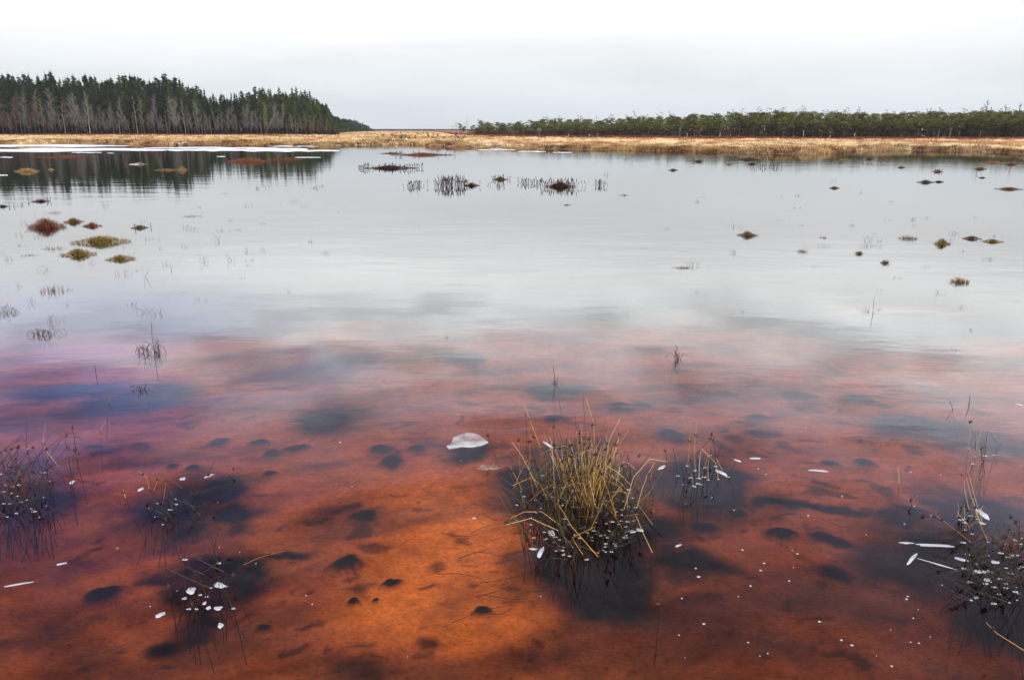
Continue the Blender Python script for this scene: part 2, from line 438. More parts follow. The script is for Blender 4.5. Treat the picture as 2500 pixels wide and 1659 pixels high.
# round cushions of moss under the water
def bed_col_at(x, y):
    j = int(np.clip(np.searchsorted(xs, x), 1, nx - 1)); i = int(np.clip(np.searchsorted(ys, y), 1, ny - 1))
    return tuple(base[i, j])
def zb1(x, y): return float(bed_z(np.array([x]), np.array([y]))[0])
for i, (X, Y, w, h) in enumerate(BLOBS):
    c = W(X, Y, ZB); e = W(X + w / 2, Y, ZB); f = W(X, Y - h / 2, ZB); g = W(X, Y + h / 2, ZB)
    rx = abs(e.x - c.x) * 1.35; ry = abs(f.y - g.y) / 2 * 1.4
    m = MB(); SEG, RG = 28, 9
    ring = []
    hh = min(rx, ry) * .25 + .006
    sd = rng.uniform(0, 50)
    cols = []
    for r in range(RG + 1):
        for s in range(SEG):
            th = 2 * math.pi * s / SEG
            q = 1 + .6 * (float(vnoise(math.cos(th) * 1.7 + sd, math.sin(th) * 1.7 + sd)) - .5)
            t = r / RG
            x = rx * q * t * math.cos(th) ; y = ry * q * t * math.sin(th)
            bz = zb1(c.x + x, c.y + y) - ZB
            z = bz + hh * max(0, 1 - t * t) ** 1.0 + .006 * rng.random() * (1 - t) - (.004 if r == RG else 0)
            m.v.append((x, y, z))
            k = min(1, max(0, (t - .42) / .56)); k = k * k * (3 - 2 * k)
            bc = bed_col_at(c.x + x, c.y + y)
            cols.append(tuple(.02 * (1 - k) + bc[j] * k if j == 0 else (.018, .016)[j - 1] * (1 - k) + bc[j] * k for j in range(3)))
    for r in range(RG):
        for s in range(SEG):
            s2 = (s + 1) % SEG
            m.f.append((r * SEG + s, (r + 1) * SEG + s, (r + 1) * SEG + s2, r * SEG + s2))
    me = bpy.data.meshes.new("moss_cushion"); me.from_pydata(m.v, [], m.f)
    ca = me.color_attributes.new("Col", 'FLOAT_COLOR', 'POINT')
    a = np.ones((len(m.v), 4)); a[:, :3] = np.array(cols) * .84; ca.data.foreach_set("color", a.ravel())
    me.polygons.foreach_set("use_smooth", [True] * len(me.polygons)); me.materials.append(M_bed)
    o = obj("moss_cushion", me, loc=(c.x, c.y, ZB))
    where = "left of the golden rush tussock" if X < 1150 else ("behind the golden rush tussock" if X < 1520 else "right of the golden rush tussock")
    size = "large" if w > 70 else ("mid-sized" if w > 45 else "small")
    dist = "in nearest water" if Y > 1250 else ("on the orange bed" if Y > 1060 else "in pinkish water")
    tag(o, f"{size} dark round moss cushion {dist}, {where}", "moss cushion", f"{size} sunken moss cushions {where} {'near' if Y>1250 else 'mid' if Y>1060 else 'far'}")

# ------------------------------------------------------------------ the bog beyond the water
SH = [(-2000,334),(0,333),(200,332.5),(300,331),(420,333),(520,335),(700,336),(780,336),(870,333.5),(960,333),(1050,338),(1100,341),(1200,344),(1350,345.5),(1500,348),(1600,350),(1700,352),(1820,352.5),
      (1900,349),(2050,347.5),(2150,349),(2230,352),(2290,357),(2363,370),(2500,384),(3200,395),(6000,400)]
SHu = np.array([(a * SV - 1250) / 1875.0 / cp for a, b in SH]); SHy = np.array([W(a, b, 0.08).y for a, b in SH])
def shore(u): return np.interp(u, SHu, SHy)
def land_h(x, y):
    u = x / np.maximum(y, 1)
    s = shore(u)
    edge = (y - s) / 4.0 + 2.6 * (fbm(x * .14, y * .10, 81, 4) - .5) + 1.2 * (fbm(x * .7, y * .35, 85, 3) - .5)
    k = 1 / (1 + np.exp(-edge * 2.2))
    hum = .30 * (fbm(x * .9, y * .9, 91, 3) - .42) + .22 * (fbm(x * .12, y * .12, 95, 2) - .5)
    near = np.exp(-np.clip(y - s, 0, 60) / 9.0)
    hum = hum * (1 + 1.1 * near)
    return -.45 + k * .62 + hum * k + .0006 * np.clip(y - 150, 0, 400) * k
yy = np.concatenate([np.geomspace(28, 320, 330, endpoint=False), np.geomspace(320, 2400, 60)])
uu = np.concatenate([np.linspace(-3, -.75, 60, endpoint=False), np.linspace(-.75, .75, 420, endpoint=False), np.linspace(.75, 3, 61)])
gu, gyy = np.meshgrid(uu, yy)
gxx = gu * gyy
gzz = land_h(gxx, gyy)
ny2, nx2 = gxx.shape
me = bpy.data.meshes.new("bog_ground")
idx = np.arange(ny2 * nx2).reshape(ny2, nx2)
fast_mesh(me, np.stack([gxx, gyy, gzz], -1).reshape(-1, 3), np.stack([idx[:-1, :-1], idx[:-1, 1:], idx[1:, 1:], idx[1:, :-1]], -1).reshape(-1, 4))
GOLD = np.array([.62, .42, .19]); STRAW = np.array([.86, .70, .43]); RUST = np.array([.33, .12, .06]); BROWN = np.array([.15, .075, .04]); WINE = np.array([.22, .06, .05])
def bog_colour(x, y, z, n):
    a = fbm(x * .10, y * .045, 101, 3); b = fbm(x * .5, y * .22, 105, 3)
    c = GOLD + (STRAW - GOLD) * np.clip((a - .35) * 3.2, 0, 1)[..., None]
    r = np.clip((b - .50) * 8, 0, 1)[..., None]
    c = c * (1 - r * .7) + RUST * r * .7
    b2 = fbm(x * 1.1 + 7, y * .55, 107, 2); r2 = np.clip((b2 - .60) * 9, 0, 1)[..., None]; c = c * (1 - r2 * .6) + BROWN * r2 * .6
    sub = np.clip((.0 - z) / .05, 0, 1)[..., None]
    low = np.clip((.16 - z) / .14, 0, 1)[..., None]
    c = c * (1 - low * .8) + BROWN * low * .8
    far = np.clip((y - edge_far(x / np.maximum(y, 1)) + 16) / 14, 0, 1)[..., None]
    c = c * (1 - far * .8) + (WINE * .6 + RUST * .4) * far * .8
    return c * (1 - sub) + np.array([.014, .008, .006]) * sub
# distance at which the woods begin, as a function of direction
EF = [(-3,235),(-.30,235),(-.27,300),(-.22,700),(-.12,900),(-.075,260),(-.03,190),(.1,160),(.35,142),(.67,132),(3,130)]
def edge_far(u): return np.interp(u, [a for a, b in EF], [b for a, b in EF])
c = bog_colour(gxx, gyy, gzz, 0)
ca = me.color_attributes.new("Col", 'FLOAT_COLOR', 'POINT')
a = np.ones((ny2 * nx2, 4)); a[:, :3] = c.reshape(-1, 3) * .9; ca.data.foreach_set("color", a.ravel())
me.materials.append(M_field)
tag(obj("bog_ground", me), kind='structure')

# sedge growing over it: nobody could count it
nr = np.random.RandomState(5)
def sedge_field(name, n, uset, y0f, y1f, hgt, wid, colf, seed, blades=6, zmin=.015, power=1.0):
    rs = np.random.RandomState(seed)
    u = rs.uniform(uset[0], uset[1], n)
    a = y0f(u); b = y1f(u)
    q = rs.rand(n) ** power
    y = 1 / (1 / a + (1 / b - 1 / a) * q)
    x = u * y
    z = land_h(x, y)
    k = z > zmin
    x, y, z = x[k], y[k], z[k]; n = len(x)
    cc = colf(x, y, z)
    V = np.zeros((n, blades, 3, 3)); C = np.zeros((n, blades, 3))
    for i in range(blades):
        th = rs.uniform(0, 2 * np.pi, n); le = rs.uniform(.1, .9, n) * hgt
        h = hgt * rs.uniform(.5, 1.15, n) * np.clip(.7 + z, .5, 1.2)
        w = wid * rs.uniform(.6, 1.4, n) * np.clip(y / 90, .6, 2.2)
        ox = rs.uniform(-.12, .12, n) * 2; oy = rs.uniform(-.12, .12, n) * 2
        ph = rs.uniform(-.6, .6, n)
        V[:, i, 0] = np.stack([x + ox - w * np.cos(ph), y + oy - w * np.sin(ph), z - .05], -1)
        V[:, i, 1] = np.stack([x + ox + w * np.cos(ph), y + oy + w * np.sin(ph), z - .05], -1)
        V[:, i, 2] = np.stack([x + ox + le * np.cos(th), y + oy + le * np.sin(th), z + h], -1)
        C[:, i] = cc * rs.uniform(.7, 1.25, n)[:, None]
    me = bpy.data.meshes.new(name)
    fast_mesh(me, V.reshape(-1, 3), np.arange(n * blades * 3).reshape(-1, 3), False)
    ca = me.color_attributes.new("Col", 'FLOAT_COLOR', 'CORNER')
    a4 = np.ones((n * blades * 3, 4)); a4[:, :3] = np.repeat(C.reshape(-1, 3), 3, axis=0)
    ca.data.foreach_set("color", a4.ravel())
    me.materials.append(M_field)
    return tag(obj(name, me), kind='stuff')
g = sedge_field("sedge_grass", 52000, (-.80, .80), lambda u: shore(u) * .93, lambda u: edge_far(u) + 12, .26, .045, lambda x, y, z: bog_colour(x, y, z, 0), 3, power=.9)
tag(g, "dry straw coloured sedge covering the open bog", "grass")
g = sedge_field("shore_sedge", 15000, (-.80, .80), lambda u: shore(u) * .95, lambda u: shore(u) * 1.12, .30, .045,
    lambda x, y, z: (lambda n: (BROWN * .9)[None] * (1 - n) + (GOLD * .75)[None] * n)(np.clip((fbm(x * .6, y * .25, 131, 3) - .42) * 6, 0, 1)[:, None]), 15, zmin=.03)
tag(g, "ragged brown and gold sedge clumps along the edge of the water", "grass")
g = sedge_field("heather", 9000, (-.80, .80), lambda u: edge_far(u) - 22, lambda u: edge_far(u) + 6, .45, .05,
    lambda x, y, z: (WINE * 1.1)[None] + (RUST - WINE)[None] * fbm(x * .3, y * .3, 7)[:, None], 9)
tag(g, "wine red heather along the foot of the woods", "heather")

# ------------------------------------------------------------------ the damp air
def haze_box(x0, x1, y0, y1, z0, z1, dens):
    me = bpy.data.meshes.new("haze")
    v = [(x, y, z) for z in (z0, z1) for y in (y0, y1) for x in (x0, x1)]
    me.from_pydata(v, [], [(0, 2, 3, 1), (4, 5, 7, 6), (0, 1, 5, 4), (2, 6, 7, 3), (0, 4, 6, 2), (1, 3, 7, 5)])
    m = bpy.data.materials.new("haze_air"); m.use_nodes = True; t = m.node_tree; t.nodes.clear()
    pv = N(t, 'ShaderNodeVolumePrincipled'); pv.inputs['Color'].default_value = (.86, .92, 1.0, 1); pv.inputs['Density'].default_value = dens
    pv.inputs['Anisotropy'].default_value = .2
    out = N(t, 'ShaderNodeOutputMaterial'); L(t, pv.outputs[0], out.inputs['Volume'])
    me.materials.append(m)
    return tag(obj("haze", me), "thin damp haze over the bog", "haze", kind='stuff')
haze_box(-7400, 7400, -80, 2500, -3.0, 60, .00013)

# ------------------------------------------------------------------ trees
GREEN = [(.046, .058, .036), (.062, .078, .036), (.034, .045, .034), (.085, .115, .038)]
def jit(c, a=.3):
    k = 1 + rng.uniform(-a, a); return tuple(max(0, v * k) for v in c)
def needle_clump(m, c, r, n, cols, s):
    n = int(n * 1.35); s = s * .85
    for _ in range(n):
        d = Vector((rng.gauss(0, 1), rng.gauss(0, 1), rng.gauss(0, .6)))
        p = Vector(c) + d * (r * .45)
        a = Vector((rng.gauss(0, 1), rng.gauss(0, 1), rng.gauss(0, 1))); a.normalize()
        b = a.cross(Vector((rng.gauss(0, 1), rng.gauss(0, 1), rng.gauss(0, 1)))); b.normalize()
        q = s * rng.uniform(.6, 1.3)
        m.tri(p + a * q, p - a * q * .5 + b * q * .6, p - a * q * .4 - b * q * .6, jit(rng.choice(cols), .35))
def pine_meshes(h, crown0, spread, cols, s, seed, whorl=.42, barkc=(.07, .052, .042), dead=True):
    rng.seed(seed)
    t, cr = MB(), MB()
    top = Vector((rng.uniform(-.3, .3), rng.uniform(-.3, .3), h))
    def axis(z): k = z / h; return Vector((top.x * k * k + .12 * math.sin(k * 5 + seed), top.y * k * k, z))
    t.tube([axis(h * k / 6) for k in range(7)],   .0085 * h, .03, barkc, 5)
    z = h * crown0; pw = rng.choice((.7, 1.0, 1.25))
    while z < h * .985:
        k = (z / h - crown0) / (1 - crown0)
        R_ = spread * (math.sin(min(1, k * 2.2 + .25) * math.pi / 2)) * (1 - k) ** pw + .14
        for _ in range(rng.randint(2, 4)):
            th = rng.uniform(0, 2 * math.pi); ln = R_ * rng.uniform(.45, 1.25)
            d = Vector((math.cos(th), math.sin(th), 0)); up = rng.uniform(.05, .55) * ln
            p0 = axis(z); p2 = p0 + d * ln + Vector((0, 0, up)); p1 = (p0 + p2) / 2 + Vector((0, 0, -.05 * ln))
            t.tube([p0, p1, p2], .03 + .006 * ln, .012, barkc, 3)
            for q in (.45, .75, 1.0):
                if rng.random() < .9:
                    needle_clump(cr, p0.lerp(p2, q) + Vector((0, 0, .1)), .10 + .26 * ln, rng.randint(6, 10), cols, s * (.6 + .25 * min(1.6, ln)))
        z += whorl * rng.uniform(.6, 1.3) * (1.15 - .45 * k)
    needle_clump(cr, axis(h * .985), .22, 7, cols, s * .8)
    for q in range(4): needle_clump(cr, axis(h) + Vector((rng.uniform(-.1, .1), 0, -.3 + .3 * q)), .08, 4, cols, s * .5)
    if dead:
        z = h * .12
        while z < h * crown0 + 1:
            th = rng.uniform(0, 2 * math.pi); ln = rng.uniform(.5, 1.0) * spread * .8
            d = Vector((math.cos(th), math.sin(th), rng.uniform(-.2, .25)))
            p0 = axis(z); p1 = p0 + d * ln
            t.tube([p0, (p0 + p1) / 2 + Vector((0, 0, .05)), p1], .025, .01, (.10, .085, .075), 3)
            for _ in range(4):
                a = p0.lerp(p1, rng.uniform(.3, 1)); bdir = Vector((rng.gauss(0, 1), rng.gauss(0, 1), rng.gauss(0, .6)))
                t.ribbon([a, a + bdir * .25, a + bdir * .5], .035, (.12, .10, .09))
            z += rng.uniform(.25, .7)
    return t.mesh("trunk", M_bark), cr.mesh("crown", M_needle)
def bare_meshes(h, spread, trunk_c, twig_c, seed, nb=46, tw=.038, low=.22):
    rng.seed(seed)
    t, cr = MB(), MB()
    lx, ly = rng.uniform(-.08, .08) * h, rng.uniform(-.05, .05) * h
    def axis(z): k = z / h; return Vector((lx * k * k + .15 * math.sin(k * 6 + seed), ly * k, z))
    t.tube([axis(h * k / 8) for k in range(9)], .0062 * h, .012, trunk_c, 5, tuple(.6 * a + .4 * b for a, b in zip(trunk_c, twig_c)))
    for i in range(nb):
        k = low + (1 - low) * (i + rng.random()) / nb
        th = rng.uniform(0, 2 * math.pi); ln = spread * rng.uniform(.6, 1.1) * (1.12 - k) ** .6
        d = Vector((math.cos(th), math.sin(th), rng.uniform(.5, 1.5))); d.normalize()
        p0 = axis(h * k * .98); p1 = p0 + d * ln * .6; p2 = p1 + (d + Vector((0, 0, rng.uniform(-.3, .5)))).normalized() * ln * .5
        cr.tube([p0, p1, p2], .04, .012, jit(twig_c, .2), 3)
        for _ in range(13):
            q = rng.random(); a = p0.lerp(p1, q * 2) if q < .5 else p1.lerp(p2, q * 2 - 1)
            b = Vector((rng.gauss(0, .8), rng.gauss(0, .8), rng.gauss(.4, .6))); b.normalize(); l2 = rng.uniform(.35, 1.0) * min(1.4, ln * .5)
            e = a + b * l2
            cr.ribbon([a, (a + e) / 2 + Vector((0, 0, .05)), e], tw * 1.3, jit(twig_c, .25))
            for _ in range(2):
                b2 = Vector((rng.gauss(0, .8), rng.gauss(0, .8), rng.gauss(.2, .7))); b2.normalize()
                s0 = a.lerp(e, rng.uniform(.3, 1)); cr.ribbon([s0, s0 + b2 * l2 * .3, s0 + b2 * l2 * .6], tw, jit(twig_c, .25))
    return t.mesh("trunk", M_bark), cr.mesh("crown", M_twig)
def place_tree(name, meshes, loc, sc, rz, label, cat, group, lean=0.0, sxy=None):
    r = empty(name, loc)
    r.rotation_euler = (0, lean, rz if not lean else 0)
    sxy = sxy or sc
    r.scale = (sxy, sxy, sc)
    obj("trunk", meshes[0], r); obj("crown", meshes[1], r)
    return tag(r, label, cat, group)
def gz1(x, y): return float(land_h(np.array([x]), np.array([y]))[0])

SKY_L = [(-700,175),(-60,172),(0,168),(30,178),(60,181),(85,172),(100,184),(140,171),(150,190),(165,190),(182,182),(230,176),(250,186),(270,172),(292,180),(330,180),(350,186),(385,176),(410,180),(440,190),(460,200),
         (480,213),(500,222),(520,224),(540,218),(560,223),(575,212),(605,203),(625,212),(660,207),(690,209),(720,214),(740,222),(755,234),(765,248),(775,262),(784,274)]
def sk_l(X): return float(np.interp(X, [a for a, b in SKY_L], [b for a, b in SKY_L]))
HP = 16.0
tall = [pine_meshes(HP, .30, 2.3, GREEN[:3], .26, 100 + i) for i in range(4)] + [pine_meshes(HP, .22, 2.4, [GREEN[3], GREEN[3], GREEN[1], (.12, .155, .05)], .26, 120 + i) for i in range(3)]
def sect(X):
    return ("far left end of" if X < 120 else "left part of" if X < 330 else "middle of" if X < 480 else "low notch in" if X < 570 else "right part of" if X < 700 else "sloping right end of")
rng.seed(11)
rows = [(236, 13, 26), (241, 11.5, 14), (247, 11, 7), (254, 12, 3), (262, 12, 0)]
cnt = 0
for ri, (yd, step, drop) in enumerate(rows):
    X = -150 + ri * 4
    while X < 783:
        Xj = X + rng.uniform(-4, 4); y = yd + rng.uniform(-2.5, 2.5)
        x = zx(Xj, y); z = gz1(x, y) - .1
        top = sk_l(Xj) + (drop * rng.uniform(.3, 1.5) if drop else rng.uniform(-3, 6))
        if ri >= 2: top = sk_l(Xj) + rng.choice([-6, -3, 2, 6, 10, 16]) + rng.uniform(-2, 2)
        hgt = max(3.0, ztop(top, y) - z)
        ms = tall[rng.randint(4, 6)] if (Xj > 600 and rng.random() < .7) or rng.random() < .25 else tall[rng.randint(0, 3)]
        edge = "front edge" if ri < 2 else "back rows"
        tint = "tall green"
        sxy = hgt / HP * rng.uniform(.9, 1.3) if hgt > 9 else hgt / HP * 1.3
        place_tree("scots_pine", ms, (x, y, z), hgt / HP, rng.uniform(0, 6.28),
                   f"{tint} pine in the {edge} at the {sect(Xj)} the tall wood", "pine tree", f"pines in the {edge}, {sect(Xj)} the tall wood", sxy=sxy)['row'] = ri
        cnt += 1
        X += step * rng.uniform(.8, 1.2)
print("tall pines", cnt)
# bare birches and alders in front
greyt = (.23, .205, .20); redt = (.19, .13, .115); olive = (.18, .175, .11)
bare = [bare_meshes(12, 2.9, (.10, .09, .085), greyt, 200), bare_meshes(12, 2.5, (.12, .11, .10), greyt, 201), bare_meshes(12, 2.6, (.15, .12, .11), redt, 202),
        bare_meshes(12, 2.5, (.13, .11, .10), redt, 203), bare_meshes(12, 2.3, (.15, .145, .12), olive, 204), bare_meshes(12, 2.0, (.42, .41, .38), greyt, 205, nb=18)]
rng.seed(12)
X = -120; cnt = 0
while X < 775:
    y = rng.uniform(226, 234); x = zx(X, y); z = gz1(x, y) - .1
    lim = sk_l(X)
    top = lim + (310 - lim) * rng.uniform(.22, .75)
    if X > 690: top = lim + (310 - lim) * rng.uniform(.45, .7)
    hgt = ztop(top, y) - z
    if X < 130: k = rng.choice([2, 3, 2, 4, 0])
    elif X > 720: k = rng.choice([2, 3])
    else: k = rng.choice([0, 1, 0, 1, 2, 4, 5])
    kind = {0: "grey bare birch", 1: "grey bare birch", 2: "reddish bare alder", 3: "reddish bare alder", 4: "olive bare willow", 5: "thin white-stemmed birch"}[k]
    place_tree("bare_birch" if k in (0, 1, 5) else "bare_alder" if k in (2, 3) else "bare_willow", bare[k], (x, y, z), hgt / 12, rng.uniform(0, 6.28),
               f"leafless {kind} before the {sect(X)} the tall wood", "bare tree", f"{kind}s before the {sect(X)} the tall wood")
    X += rng.uniform(5, 11); cnt += 1
print("bare", cnt)
rng.seed(13)
# singled out
x = zx(612, 228); o = place_tree("dead_birch", bare[5], (x, 228, gz1(x, 228)), (ztop(250, 228) - .3) / 12 * .9, 0, "pale birch leaning far over to the right before the tall wood", "dead tree", None, lean=R(27))
x = zx(210, 226); place_tree("dead_birch", bare[5], (x, 226, gz1(x, 226)), (ztop(208, 226) - .3) / 12, 1, "tallest pale birch standing out against the dark pines on the left", "dead tree", None)

# the far end of the tall wood and the wood on the horizon: too far to tell tree from tree
def wood_mass(name, pts, cols, s, label, seed):
    rng.seed(seed)
    m = MB()
    for (x, y, z, h, wd) in pts:
        m.tube([(x, y, z), (x, y, z + h * .6)], .2, .1, (.05, .04, .035), 3)
        n = int(26 + h * 5)
        for _ in range(n):
            k = rng.random() ** .8; rr = wd * (1 - k) ** .8 + .15
            th = rng.uniform(0, 6.28); q = math.sqrt(rng.random()) * rr
            p = Vector((x + q * math.cos(th), y + q * math.sin(th), z + h * (.05 + .95 * k)))
            a = Vector((rng.gauss(0, 1), rng.gauss(0, 1), rng.gauss(0, 1))).normalized() * s * (1.2 - .7 * k)
            b = a.cross(Vector((rng.gauss(0, 1), rng.gauss(0, 1), rng.gauss(0, 1)))).normalized() * s * .8 * (1.2 - .7 * k)
            m.tri(p + a, p + b, p - a * .6 - b * .5, jit(rng.choice(cols), .3))
    o = m.build(name, M_needle)
    return tag(o, label, "wood", kind='stuff')
FK = [(778,270),(790,275),(800,275),(812,278),(822,279),(832,284),(842,287),(850,291),(857,298),(862,303)]
rng.seed(21); pts = []
for X in np.arange(772, 862, .9):
    for _ in range(3):
        y = float(np.interp(X, [772, 862], [300, 760])) + rng.uniform(0, 60)
        Xj = X + rng.uniform(-1, 1); x = zx(Xj, y); z = gz1(x, y)
        t_ = float(np.interp(Xj, [a for a, b in FK], [b for a, b in FK])) + rng.uniform(-1.5, 5)
        h = max(2.0, ztop(t_ + rng.choice((-2, 0, 1, 3)), y) - z); pts.append((x, y, z - .2, h, min(3.2, h * .2)))
wood_mass("distant_wood", pts, GREEN[:3], .9, "dark conifer wood receding behind the end of the tall wood", 22)
pts = []
for X in np.arange(855, 1130, 1.1):
    y = rng.uniform(1500, 1650); x = zx(X, y); z = gz1(x, y)
    h = max(3, ztop(301 + rng.uniform(-.8, 1.0), y) - z); pts.append((x, y, z - 1, h, 7))
wood_mass("horizon_wood", pts, GREEN[:3], 2.6, "low dark line of wood along the horizon", 23)
rng.seed(26); pts = []
for _ in range(520):
    X = rng.uniform(-420, 780); y = rng.uniform(238, 264); x = zx(X, y); z = gz1(x, y)
    pts.append((x, y, z - .2, rng.uniform(2.0, 5.5), 1.6))
wood_mass("wood_undergrowth", pts, [(.040, .040, .028), (.055, .045, .038), (.035, .042, .028)], .42, "dark undergrowth between the trunks of the tall wood", 27)
# depth of the tall wood and of the bog pine wood behind the counted rows
rng.seed(24); pts = []
for _ in range(420):
    X = rng.uniform(-420, 770); y = rng.uniform(266, 300); x = zx(X, y); z = gz1(x, y)
    pts.append((x, y, z - .2, max(3, ztop(sk_l(X) + 5 + rng.uniform(0, 10), y) - z), 3.2))
wood_mass("deep_wood", pts, GREEN[:3], .8, "deeper trees closing the gaps of the tall wood", 25)

# bog pines on the right
SKY_R = [(1085,290),(1100,287),(1110,274),(1120,280),(1160,280),(1180,281),(1250,275),(1330,272),(1380,275),(1450,270),(1520,266),(1600,263),(1700,259),(1740,257),(1800,255),(1900,258),(2000,260),(2100,259),(2200,258),(2280,255),(2363,256),(2900,250)]
def sk_r(X): return 5 + float(np.interp(X, [a for a, b in SKY_R], [b for a, b in SKY_R]))
OLV = [(.165, .17, .045), (.13, .145, .045), (.10, .085, .05), (.22, .225, .055)]
def bogpine_meshes(seed, h=5.0, spread=1.15):
    rng.seed(seed); t, cr = MB(), MB()
    tx, ty = rng.uniform(-.5, .5), rng.uniform(-.4, .4)
    def axis(z): k = z / h; return Vector((tx * k * k + .08 * math.sin(k * 7 + seed), ty * k, z))
    bc = rng.choice([(.085, .07, .06), (.10, .085, .075), (.075, .06, .05)])
    t.tube([axis(h * k / 6) for k in range(7)], .055, .012, bc, 4)
    z = h * .10
    while z < h:
        k = z / h
        ln = spread * (.55 + .6 * math.sin(k * math.pi * .85)) * rng.uniform(.5, 1.15) * (1.25 - k * .7)
        th = rng.uniform(0, 6.28); d = Vector((math.cos(th), math.sin(th), rng.uniform(.0, .6)))
        p0 = axis(z); p1 = p0 + d * ln * .55; p2 = p0 + d * ln + Vector((0, 0, .12 * ln))
        t.tube([p0, p1, p2], .018, .007, bc, 3)
        for _ in range(4):
            a = p0.lerp(p2, rng.uniform(.3, 1)); b = Vector((rng.gauss(0, 1), rng.gauss(0, 1), rng.gauss(.1, .7))) * .22
            t.ribbon([a, a + b * .5, a + b], .022, tuple(c_ * 1.15 for c_ in bc))
        if k > .42 or rng.random() < .12:
            for q in (.5, .8, 1.0):
                if rng.random() < (.5 + .5 * k): needle_clump(cr, p0.lerp(p2, q) + Vector((0, 0, .06)), .42, rng.randint(9, 14), OLV if k > .6 else OLV[1:3] + [(.095, .065, .045)], .135)
        z += rng.uniform(.07, .17)
    needle_clump(cr, axis(h), .2, 10, OLV, .1)
    return t.mesh("trunk", M_bark), cr.mesh("crown", M_needle)
bogp = [bogpine_meshes(300 + i) for i in range(8)]
def sparse_pine(seed, h=5.0):
    rng.seed(seed); t, cr = MB(), MB()
    def axis(z): k = z / h; return Vector((.15 * math.sin(k * 4 + seed), 0, z))
    t.tube([axis(h * k / 6) for k in range(7)], .06, .012, (.09, .075, .065), 4)
    z = h * .55
    while z < h:
        th = rng.uniform(0, 6.28); ln = rng.uniform(.5, 1.2) * (1.2 - z / h) * 1.8
        p0 = axis(z); p2 = p0 + Vector((math.cos(th), math.sin(th), rng.uniform(0, .5))) * ln
        t.tube([p0, (p0 + p2) / 2, p2], .02, .01, (.09, .075, .065), 3)
        needle_clump(cr, p2, .16, 6, OLV[1:3], .10); z += rng.uniform(.15, .35)
    needle_clump(cr, axis(h), .12, 8, OLV[1:3], .09)
    return t.mesh("trunk", M_bark), cr.mesh("crown", M_needle)
spar = [sparse_pine(330 + i) for i in range(3)]
def sect_r(X):
    return ("left tip" if X < 1180 else "left third" if X < 1500 else "middle" if X < 1850 else "right third" if X < 2200 else "right end")
rng.seed(31); cnt = 0
for ri in range(4):
    X = 1090 + ri * 9
    while X < 2440:
        u = (X * SV - 1250) / 1875 / cp
        y = float(edge_far(np.array(u))) + 2 + ri * 3.2 + rng.uniform(-1.3, 1.3)
        Xj = X + rng.uniform(-5, 5); x = zx(Xj, y); z = gz1(x, y) - .08
        top = sk_r(Xj) + (rng.uniform(7, 22) if ri == 0 else rng.uniform(1, 9) if ri == 1 else rng.uniform(-3, 3))
        h = max(1.4, ztop(top, y) - z)
        row = "front edge" if ri < 2 else "back"
        place_tree("bog_pine", bogp[rng.randint(0, 7)], (x, y, z), h / 5, rng.uniform(0, 6.28), f"stunted olive bog pine at the {row} of the {sect_r(Xj)} of the low wood", "bog pine",
                   f"bog pines at the {row} of the {sect_r(Xj)} of the low wood", sxy=max(.8, h / 5) * rng.uniform(1.15, 1.5))['row'] = ri
        cnt += 1; X += 20 * rng.uniform(.7, 1.3)
print("bog pines", cnt)
rng.seed(33)
for X, Yt in [(1340,268),(1376,269),(1408,264),(1462,258),(1490,265),(1640,262),(1745,248),(1752,252),(1800,250),(1845,246),(1950,250),(1975,248),(2140,252),(2160,250),(2255,252),(1253,270),(1290,268)] + [(rng.uniform(1200, 2340), None) for _ in range(34)]:
    if Yt is None: Yt = sk_r(X) - 5 - rng.uniform(1, 7)
    y = float(edge_far(np.array((X * SV - 1250) / 1875))) + 10; x = zx(X, y); z = gz1(x, y)
    h = ztop(Yt, y) - z
    place_tree("bog_pine", spar[rng.randint(0, 2)], (x, y, z), h / 5, rng.uniform(0, 6.28), f"thin open-crowned pine rising above the {sect_r(X)} of the low wood", "bog pine", f"thin open pines above the {sect_r(X)} of the low wood", sxy=1.1)
for i, (X, Yt, lab) in enumerate([(1044,289,"first small flat-topped pine standing clear left of the low wood"),(1054,283,"second small pine of the loose group left of the low wood"),(1064,286,"short dense pine in the loose group left of the low wood"),
                (1078,277,"tallest round-crowned pine in the loose group left of the low wood"),(1090,290,"bushy little pine closing the gap to the low wood"),(1070,293,"smallest pine in the loose group left of the low wood")]):
    y = 205; x = zx(X, y); z = gz1(x, y); h = ztop(Yt, y) - z
    place_tree("bog_pine", (spar if i in (0, 1, 3) else bogp)[i % 3], (x, y, z), h / 5, i, lab, "bog pine", "loose pines left of the low wood", sxy=.85)
baresm = [bare_meshes(6, 1.3, (.40, .37, .34), (.24, .19, .19), 240 + i, nb=16, tw=.03, low=.4) for i in range(2)]
for X, Yt, lab in [(2272, 231, "tallest leafless birch above the right end of the low wood"), (2345, 238, "leafless birch at the right edge above the low wood"), (2305, 244, "faint leafless birch between two taller ones above the low wood")]:
    y = 150; x = zx(X, y); z = gz1(x, y); h = ztop(Yt, y) - z
    place_tree("bare_birch", baresm[X % 2], (x, y, z), h / 6, X, lab, "bare tree", "birches above the low wood", sxy=1.2)
